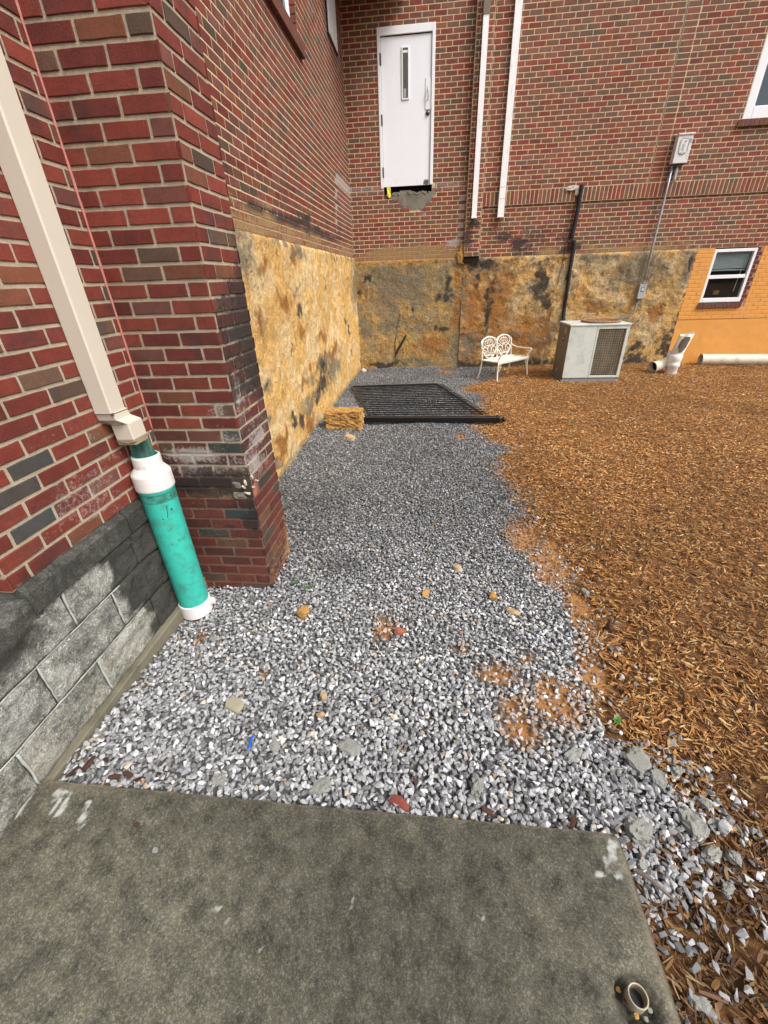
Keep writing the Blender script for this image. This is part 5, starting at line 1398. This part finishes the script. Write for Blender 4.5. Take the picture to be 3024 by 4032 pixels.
for s0 in (0, WB / 2):
    w = WB / 2
    def bp(s, t): return (s0 + w * (s + 1) / 2, .005 + .06 * t, .41 + .30 * t + .0 * s)
    b = MB()
    top = [bp(-1, .80), bp(-.75, .95), bp(-.3, 1.05), (bp(0, 1.08)), bp(.3, 1.05), bp(.75, .95), bp(1, .80)]
    b.tube(catmull(top, 6), .015, 8)
    b.obj('back_rail', 'cream_metal', bench, smooth=True)
    b = MB()
    low = [bp(-1, .28), bp(-.85, .24), bp(-.6, .02), bp(-.25, -.14), bp(0, -.17), bp(.25, -.14), bp(.6, .02), bp(.85, .24), bp(1, .28)]
    b.tube(catmull(low, 5), .0095, 6)
    b.tube(catmull([bp(0, 1.05), bp(0, .85), bp(0, .62)], 4), .006, 6)
    for m in (-1, 1):
        def q(s, t): return bp(m * s, t)
        b.tube(catmull([q(0, .95), q(.12, .88), q(.22, .94), q(.35, .90)], 4), .006, 5)
        b.tube(catmull([q(.82, .98), q(.70, .90), q(.78, .82), q(.84, .72), q(.74, .60), q(.45, .52)], 4), .0075, 6)
        b.tube(catmull([q(.0, .60), q(.12, .58), q(.42, .62), q(.55, .74), q(.42, .86), q(.24, .84), q(.20, .74), q(.30, .70)], 5), .0068, 6)
        b.tube(catmull([q(.0, .60), q(.18, .46), q(.22, .30), q(.10, .10), q(0, .0)], 5), .0075, 6)
        b.tube(catmull([q(.22, .26), q(.30, .42), q(.52, .50), q(.78, .44), q(.84, .28), q(.66, .18), q(.50, .24), q(.56, .32)], 5), .0078, 6)
        b.tube(catmull([q(.05, .02), q(.25, -.02), q(.55, .06), q(.80, .22), q(.95, .46), q(.97, .6)], 5), .006, 6)
        b.tube(catmull([q(.10, .10), q(.3, .03), q(.44, .12), q(.32, .18)], 4), .006, 5)
    b.obj('scrollwork', 'cream_metal', bench, smooth=True)
# seat: frame and pierced lattice
b = MB(); corners = [(0, 0, H), (WB, 0, H), (WB + .01, -DB, H + .005), (-.01, -DB, H + .005), (0, 0, H)]
b.tube(corners[:2], .012, 6); b.tube(corners[1:3], .011, 6); b.tube(corners[3:5], .011, 6)
b.obj('seat_frame', 'cream_metal', bench)
MB().box(-.01, WB + .01, -DB - .012, -DB + .014, H - .035, H + .012, .008).obj('seat_apron', 'cream_metal_b', bench)
b = MB(); ni = 16
for i in range(-6, ni + 1):
    for sg in (1, -1):
        p = []
        for t in np.linspace(0, 1, 9):
            xx = (i + 6 * t if sg > 0 else i + 6 - 6 * t) * WB / ni; p.append((xx, -DB * t, H + .004 - .012 * math.sin(math.pi * t)))
        p = [q_ for q_ in p if -.005 <= q_[0] <= WB + .005]
        if len(p) > 1: b.tube(p, .0075, 5)
b.obj('seat_lattice', 'cream_metal', bench)
for xx, sg in ((0, -1), (WB, 1)):
    bt('armrest', [(xx, .015, .55), (xx + sg * .012, -.06, .515), (xx + sg * .02, -.20, .50), (xx + sg * .02, -DB + .02, .505), (xx + sg * .02, -DB - .035, .495), (xx + sg * .015, -DB - .03, .46), (xx + sg * .0, -DB - .005, .42), (xx, -DB + .015, .39), (xx, -DB, H)], .011)
    b = MB(); b.tube(catmull([(xx - sg * .01, -DB, H - .04), (xx - sg * .06, -DB, H - .05), (xx - sg * .07, -DB, H - .09), (xx - sg * .03, -DB, H - .09), (xx - sg * .045, -DB, H - .07)], 4), .006, 5)
    b.tube(catmull([(xx - sg * .05, -DB, H - .09), (xx - sg * .045, -DB, H - .13), (xx - sg * .01, -DB, H - .15)], 4), .006, 5)
    b.obj('corner_scroll', 'cream_metal_b', bench, smooth=True)

# ---------------------------------------------------------------- steel fence panel lying on the gravel
gt = thing('picket_fence', 'black steel fence panel with spear pickets lying flat on the gravel', 'fence panel')
NLp, FLp, FRp, NRp = Vector((-.83, 5.80, 0)), Vector((-1.40, 7.64, 0)), Vector((.15, 7.78, 0)), Vector((.77, 5.83, 0))
GZ = .045
def bar(p, q, w, h, z, ch=.004):
    p = Vector((p[0], p[1], z)); q = Vector((q[0], q[1], z)); d = q - p; Ln = d.length
    tm = Matrix.Translation((p + q) / 2) @ d.to_track_quat('X', 'Z').to_matrix().to_4x4()
    return MB().box(-Ln / 2, Ln / 2, -w / 2, w / 2, -h / 2, h / 2, ch, mat=tm)
bar(NLp, FLp, .028, .026, GZ).obj('rail', 'black_metal', gt)
bar(NRp, FRp, .028, .026, GZ).obj('rail', 'black_metal', gt)
bar(NLp.lerp(FLp, .06), NLp.lerp(FLp, .06) + (NRp - NLp) * .96, .03, .02, GZ).obj('picket', 'black_metal', gt) if False else None
npk = 17
for i in range(npk):
    t = (i + .35) / npk
    a = NLp.lerp(FLp, t); c = NRp.lerp(FRp, t); dr = (c - a).normalized()
    e = c + dr * (.07 if i % 1 == 0 else .02)
    z = GZ + random.uniform(-.002, .002)
    pk = bar(a - dr * .03, e, .016, .015, z, .002)
    tip = MB(); o2 = len(pk.v)
    pz = Vector((e.x, e.y, z)); pk.tube([pz, pz + dr * .008, pz + dr * .03, pz + dr * .07], [.007, .013, .011, .001], 6)
    pk.obj('picket', 'black_metal', gt)
bar(FLp, FRp, .026, .026, GZ).obj('end_bar', 'black_metal', gt)
p0, p1 = Vector((-.885, 5.60, 0)), Vector((.93, 5.585, 0))
fp = thing('fence_post', 'thick square black fence post with ball finial lying beside the panel', 'fence post')
bar(p0, p1, .085, .075, .05, .006).obj('shaft', 'black_metal', fp)
bar(p1 - Vector((.01, 0, 0)), p1 + Vector((.035, 0, 0)), .100, .090, .05, .008).obj('cap', 'black_metal', fp)
b = MB(); b.tube([(p1.x + .03, p1.y, .05), (p1.x + .045, p1.y, .05), (p1.x + .055, p1.y, .05), (p1.x + .062, p1.y, .05), (p1.x + .075, p1.y, .05), (p1.x + .095, p1.y, .05), (p1.x + .11, p1.y, .05), (p1.x + .118, p1.y, .05)], [.036, .032, .018, .016, .030, .035, .025, .003], 14)
b.obj('finial', 'black_metal', fp, smooth=True)
MB().box(p0.x - .07, p0.x + .01, p0.y - .045, p0.y + .045, .02, .108, .02).obj('concrete_collar', simple('whitish_concrete', (.42, .40, .32), .9, var=.4, scale=20), fp)

# clay crusted concrete footing block
def block_rock(name, c, s, mat, seed, label, cat, rz=0, rough=.17):
    g = 14; me = lump(1.0, mat, name, seed, 4, (1, 1, 1), 0.0)
    A = np.empty(len(me.vertices) * 3); me.vertices.foreach_get('co', A); A = A.reshape(-1, 3)
    m = np.abs(A).max(1, keepdims=True); A = A / m * (0.88 + .12 * m / m.max())
    n = fbm(A[:, 0] * 4 + seed, A[:, 1] * 4, A[:, 2] * 4, seed=seed)[:, None]; n2 = np.round(fbm(A[:, 0] * 7 + seed, A[:, 1] * 7, A[:, 2] * 7, seed=seed + 5) * 8)[:, None] / 8
    A = A * (1 + (n - .5) * rough * 2.2 + (n2 - .5) * rough * 1.4) * np.array(s)
    me.vertices.foreach_set('co', A.ravel()); me.update()
    return obj(name, me, None, c, (0, 0, rz), None, label, cat)
block_rock('footing_block', (-1.115, 5.38, .125), (.235, .12, .118), 'clay_rock', 71, 'clay-crusted yellow brown block at the left end of the fence post', 'block', .02)

# ---------------------------------------------------------------- plastic pipes by the orange wall
wy = thing('drain_fitting', 'broken cream wye pipe standing in mulch below the grey stained wall', 'pipe', (4.58, 8.62, 0))
def hollow(pts, r, n=20, t=.008, cut=0.0):
    b = MB(); b.tube(pts, r, n, cap=False)
    rr = [q - t for q in r] if isinstance(r, (list, tuple)) else r - t
    o = len(b.v); b.tube([pts[-1 - i] for i in range(len(pts))], rr[::-1] if isinstance(rr, list) else rr, n, cap=False); return b
b = MB(); b.lathe([(.10, -.03), (.10, .13), (.112, .14), (.112, .20), (.102, .21), (.108, .24), (.116, .26), (.116, .34), (.108, .35), (.098, .36)], n=28); b.obj('coupling', 'pvc', wy, smooth=True)
v = []; f = []; NN = 28
for i in range(NN + 1):
    a = 2 * math.pi * i / NN; top = .70 + .02 * math.cos(a) + .012 * math.sin(3 * a)
    for (r, z) in ((.098, .30), (.098, top), (.090, top), (.090, .30)): v.append((r * math.cos(a) * (1 + .12 * (z > .4)) + (z - .3) * .22, r * math.sin(a), z))
for i in range(NN):
    for q in range(3): f.append((i * 4 + q, (i + 1) * 4 + q, (i + 1) * 4 + q + 1, i * 4 + q + 1))
obj('broken_riser', mesh('broken_riser', v, f, 'pvc_old', smooth=True), wy)
st = []; sf = []
for j in range(9):
    for i in range(9):
        a = math.radians(-150 + i * 11 + 3 * math.sin(j)); st.append((.1125 * math.cos(a) + (.06 + j * .038) * .22, .103 * math.sin(a), .36 + j * .038))
for j in range(8):
    for i in range(8):
        if (i - 4) ** 2 * 1.2 + (j - 4.5) ** 2 < 16: sf.append((j * 9 + i, j * 9 + i + 1, (j + 1) * 9 + i + 1, (j + 1) * 9 + i))
obj('soil_stain', mesh('soil_stain', st, sf, 'soil_stain', smooth=True), wy)
b = hollow([(-.02, .05, .26), (-.10, .08, .20), (-.18, .08, .15), (-.34, .02, .125)], [.085, .09, .095, .10]); b.obj('side_branch', 'pvc_old', wy, smooth=True)
b = MB(); b.tube([(-.25, .055, .14), (-.26, .05, .138)], .088, 20); b.obj('branch_shadow', 'gap_shade', wy)  # black disc paints the shadow inside the branch mouth
b = MB(); b.tube([(-.02, .10, .15), (-.02, .10, .40)], [.085, .075], 20); b.obj('back_branch', 'pvc', wy, smooth=True)
lp = thing('drain_pipe', 'long cream plastic pipe lying on the mulch along the orange wall', 'pipe', (0, 0, 0))
b = hollow([(5.50, 9.42, .115), (6.3, 9.36, .11), (7.4, 9.28, .105), (8.4, 9.2, .10)], .105, 24, .009); b.obj('pipe', 'pvc_old', lp, smooth=True)
b = MB(); b.tube([(5.60, 9.415, .114), (5.66, 9.41, .114)], .0955, 20); b.obj('pipe_shadow', 'gap_shade', lp)

# ---------------------------------------------------------------- small things
def rock(x, y, s, sq, mat, seed, label, cat='rock', name='rock', dz=.4, rough=.3, group=None, cuts=5):
    if mat == 'conc_lump': rough, cuts, dz = .5, 3, (.12 if sq[2] < .5 else .3); s *= .62 if x > .7 else .55
    z = float(gz(x, y)) + s * sq[2] * dz + (.012 if s < .045 else .004)
    return obj(name, lump(s, mat, name, seed, 3 if mat == 'conc_lump' else 2, sq, rough, cuts=cuts, fr=2.6 if mat == 'conc_lump' else 2.0), None, (x, y, z), (random.uniform(-.2, .2), random.uniform(-.2, .2), random.uniform(0, 3)), None, label, cat, group)
rock(-.718, 1.785, .042, (1.1, .9, .75), 'clay_rock', 501, 'fist-sized ochre rock alone on the gravel near the pillar')
rock(-.873, 1.154, .045, (1.1, .9, .45), simple('tan_flat_stone', (.30, .27, .19), .9, var=.2, scale=20), 502, 'flat olive tan stone in the foreground gravel')
rock(-.464, 1.233, .020, (1, .9, .9), 'clay_pale', 503, 'small round tan pebble right of the olive stone')
rock(.007, 2.031, .026, (1.5, .8, .7), 'clay_rock', 504, 'small orange stone, upper of two along the gravel middle')
rock(.43, 2.019, .032, (1.2, .9, .7), 'clay_rock', 505, 'orange brown stone nearest the bare clay patch')
rock(.525, 1.89, .030, (1.5, .8, .5), 'clay_pale', 506, 'pale tan flat stone beside the clay patch')
rock(.226, 2.308, .032, (1.2, .9, .7), 'clay_pale', 507, 'cream coloured stone highest up the grey gravel')
rock(-.131, 1.681, .032, (.8, 1.2, .6), 'red_broken', 508, 'pinkish red brick chip beside a clay smear', 'brick chip', 'brick_fragment')
rock(-.074, .800, .034, (1.3, .6, .4), simple('dark_red_brick', (.22, .05, .035), .9), 509, 'dark red brick fragment against the slab edge', 'brick fragment', 'brick_fragment')
rock(.218, .875, .060, (.7, 1.2, .7), 'conc_lump', 510, 'pale concrete lump by the middle of the slab edge')
rock(-.386, .835, .065, (1.3, .8, .4), 'conc_lump', 511, 'grey concrete piece by the slab, left of the red brick fragment')
rock(-.30, 1.0, .070, (1.3, .8, .35), 'conc_lump', 512, 'flat concrete piece sunk in gravel behind the slab')
rock(-.62, .98, .05, (1.3, .8, .35), 'conc_lump', 513, 'flat grey concrete flake near the blue scrap')
rock(-.80, .83, .05, (1.1, .8, .5), 'conc_lump', 514, 'rough concrete lump at the slab edge near its left end')
rock(.777, .795, .070, (1.1, .9, .7), 'conc_lump', 515, 'large grey concrete rock at the rounded slab corner')
rock(.986, .842, .075, (.9, 1.2, .6), 'conc_lump', 516, 'biggest concrete slab fragment beside the mulch edge')
rock(.876, 1.05, .065, (1.1, 1.0, .9), 'conc_lump', 517, 'tall broken concrete lump where gravel meets mulch')
rock(.93, .985, .050, (1.3, .9, .6), 'conc_lump', 518, 'concrete lump just in front of the tall broken one')
rock(1.016, 1.024, .032, (1.1, 1.0, .9), 'conc_lump', 519, 'round grey stone alone on the mulch beyond the rubble')
rock(1.06, .914, .032, (.8, 1.2, .8), 'conc_lump', 520, 'upright grey stone surrounded by mulch')
rock(.999, .754, .038, (.8, 1.4, .7), 'conc_lump', 521, 'long grey stone in the wet mulch')
rock(1.06, .74, .034, (.9, 1.2, .8), 'conc_lump', 522, 'angular grey stone next to the long one in wet mulch')
rock(.993, .657, .030, (.7, 1.4, .6), 'conc_lump', 523, 'slim pale stone lying in dark mulch')
rock(.768, .394, .034, (.8, 1.3, .5), 'conc_lump', 524, 'narrow grey stone in mulch near the slab tube')
rock(.75, .70, .030, (1.1, .8, .8), 'conc_lump', 525, 'white-veined grey stone beside the slab edge')
rock(1.08, .835, .022, (1, 1, 1), simple('chalk_white_stone', (.44, .44, .43), .8, var=.15, scale=30), 526, 'bright white stone between rubble and mulch')
rock(1.04, 1.804, .026, (1.6, .8, .8), 'bark', 527, 'dark rotten wood lump at the mulch edge', 'wood chunk', 'wood_chunk')
rock(1.0, 2.10, .03, (1.5, .8, .6), 'conc_lump', 528, 'grey stone in the bare strip beside the clay')
rock(.62, 1.05, .055, (1.5, .7, .5), 'conc_lump', 529, 'long light grey stone among foreground gravel')
rock(-.97, 4.95, .07, (1.2, .9, .6), 'clay_pale', 530, 'pale clay clod left of the yellow block', 'clod', 'clay_clod')
rock(-1.43, 9.35, .06, (1.3, .9, .8), 'mortar_white', 531, 'small whitish stone in the far wall corner')
obj('pebble', lump(.009, 'conc_lump', 'pebble', 532, 2, (1.2, 1, .8), .3, 3), None, (-.90, .575, .068), None, None, 'tiny pale pebble lying on the concrete slab', 'pebble')
obj('pebble', lump(.008, 'caulk_dark', 'pebble', 533, 2, (1, 1, .6), .3, 3), None, (-1.305, .588, .066), None, None, 'tiny black pebble on the slab near the white paint', 'pebble')
obj('pebble', lump(.009, 'bark', 'pebble', 534, 2, (1.3, .8, .5), .3, 3), None, (-1.014, .642, .066), None, None, 'tiny brown crumb on the slab behind the pale pebble', 'pebble')
b = MB(); b.tube(catmull([(-.728, .955, .040), (-.722, .975, .048), (-.728, .99, .050), (-.720, 1.012, .045)], 4), [.005, .006, .006, .006, .004, .005, .006, .007, .007, .006, .005, .004, .003], 6)
bs = b.obj('plastic_scrap', 'blue', None, label='twisted scrap of blue plastic on the gravel', cat='scrap')
def weed(x, y, s, label, seed):
    r = random.Random(seed); t = thing('weed', label, 'weed', (x, y, float(gz(x, y)) + .01), 0, 'weeds in the gravel'); b = MB()
    for i in range(11):
        a = r.uniform(0, 6.28); l = s * r.uniform(.6, 1.1); up = r.uniform(.25, .9); w = l * .22
        d = Vector((math.cos(a), math.sin(a), up)).normalized(); sd_ = Vector((-math.sin(a), math.cos(a), 0)) * w
        p0 = Vector((0, 0, .01)); b.add([p0, p0 + d * l * .55 + sd_, p0 + d * l, p0 + d * l * .55 - sd_], [(0, 1, 2, 3)])
    b.obj('leaves', 'leaf', t)
    b = MB(); b.tube([(0, 0, -.01), (0, 0, .03)], .003, 5); b.obj('stem', 'leaf', t)
weed(-.854, 2.084, .030, 'tiny green weed in gravel, the one nearer the pillar', 1)
weed(-.758, 2.029, .030, 'tiny green weed just right of the other one by the pillar', 2)
weed(.86, 1.22, .028, 'small weed at the edge of gravel and mulch', 3)
BK = [(-1.40, .80, .035), (-1.36, .84, .04), (-1.22, .80, .03), (-1.17, .815, .03), (-1.12, .80, .028), (-1.30, .86, .025), (-1.05, .83, .02), (.25, .80, .035), (-.02, .88, .02), (.55, .80, .03)]
for i, (x, y, s_) in enumerate(BK):
    obj('bark_piece', lump(s_ * .62, 'bark', 'bark_piece', 600 + i, 2, (1.4, .5, .3), .4, 3), None, (x, y, float(gz(x, y)) + .022), (random.uniform(-.4, .4), random.uniform(-.4, .4), random.uniform(0, 3)), None, 'red-brown piece of bark lying in gravel along the slab edge', 'bark', 'bark pieces along the slab')
b = MB(); b.tube(catmull([(.70, .665, .05), (.735, .645, .055), (.79, .60, .045)], 4), [.008, .009, .009, .009, .008, .008, .007, .006, .005], 6); b.obj('twig', 'twig', None, label='grey twig sticking out beside the slab edge', cat='twig')
# pipe stub in the slab
tb = thing('pipe_stub', 'small hollow pipe stub set in a broken pocket of the slab', 'pipe', (.586, .378, .03))
b = MB(); b.lathe([(.0255, -.03), (.0255, .045), (.0245, .047), (.0215, .047), (.021, .044), (.021, -.02)], n=28); b.obj('rim', 'brass', tb, smooth=True)
b = MB(); b.lathe([(.0208, .012), (.0001, .012)], n=28); b.obj('inside', simple('dark_water', (.03, .03, .04), .15, bstr=0), tb)  # glossy dark disc closing the tube
for i, (x, y, m_) in enumerate(((.549, .392, 'clay_rock'), (.556, .372, 'bark'), (.600, .345, 'conc_lump'), (.617, .362, 'conc_lump'), (.578, .348, 'clay_rock'))):
    obj('crumb', lump(.007, m_, 'crumb', 640 + i, 1, (1, 1, .6), .4, 3), tb, (x - .586, y - .378, .012))
# yellow scrap below the door, strip and roots on the wall
b = MB(); b.add([(-.845, YB - .02, 3.235), (-.775, YB - .022, 3.235), (-.78, YB - .03, 3.15), (-.77, YB - .022, 3.10), (-.80, YB - .03, 3.065), (-.85, YB - .024, 3.11), (-.835, YB - .032, 3.16)], [(0, 6, 3, 1), (6, 5, 4, 3)])
b.add([(-.835, YB - .012, 3.23), (-.785, YB - .014, 3.23), (-.79, YB - .018, 3.12), (-.83, YB - .018, 3.12)], [(0, 3, 2, 1)])
b.obj('caution_tape', 'yellow_tape', None, label='crumpled yellow plastic tape hanging under the door', cat='tape')
b = MB(); b.tube([(-.72, YB - .05, .30), (-.66, YB - .055, .42), (-.56, YB - .05, .57), (-.50, YB - .045, .68)], [.018, .028, .026, .020], 6); b.obj('rubber_strip', 'black_foam', None, label='black strip slanting on the stained wall low by the ground', cat='strip')
b = MB(); b.tube(catmull([(-.74, YB - .03, -.02), (-.735, YB - .035, .25), (-.74, YB - .035, .5), (-.70, YB - .035, .72), (-.68, YB - .03, .86), (-.62, YB - .03, 1.12)], 5), .0055, 5)
b.tube(catmull([(-.74, YB - .03, .35), (-.76, YB - .03, .5), (-.72, YB - .03, .66)], 4), .0035, 5); b.obj('root', simple('dry_root', (.10, .055, .03), .9), None, label='thin dry root climbing the stained wall beside the black strip', cat='root')
b = MB(); b.tube(catmull([(.43, YB - .03, .45), (.44, YB - .035, .75), (.45, YB - .03, 1.0)], 4), .004, 5); b.obj('root', simple('pale_dry_root', (.25, .15, .08), .9), None, label='short pale root on the wall left of the bench', cat='root')
b = MB(); b.tube(catmull([(1.55, 7.85, .03), (1.62, 7.84, .045), (1.70, 7.88, .035)], 4), [.01, .014, .016, .016, .02, .02, .018, .014, .01], 6); b.obj('stick', 'twig', None, label='short brown stick on the mulch in front of the bench', cat='stick')
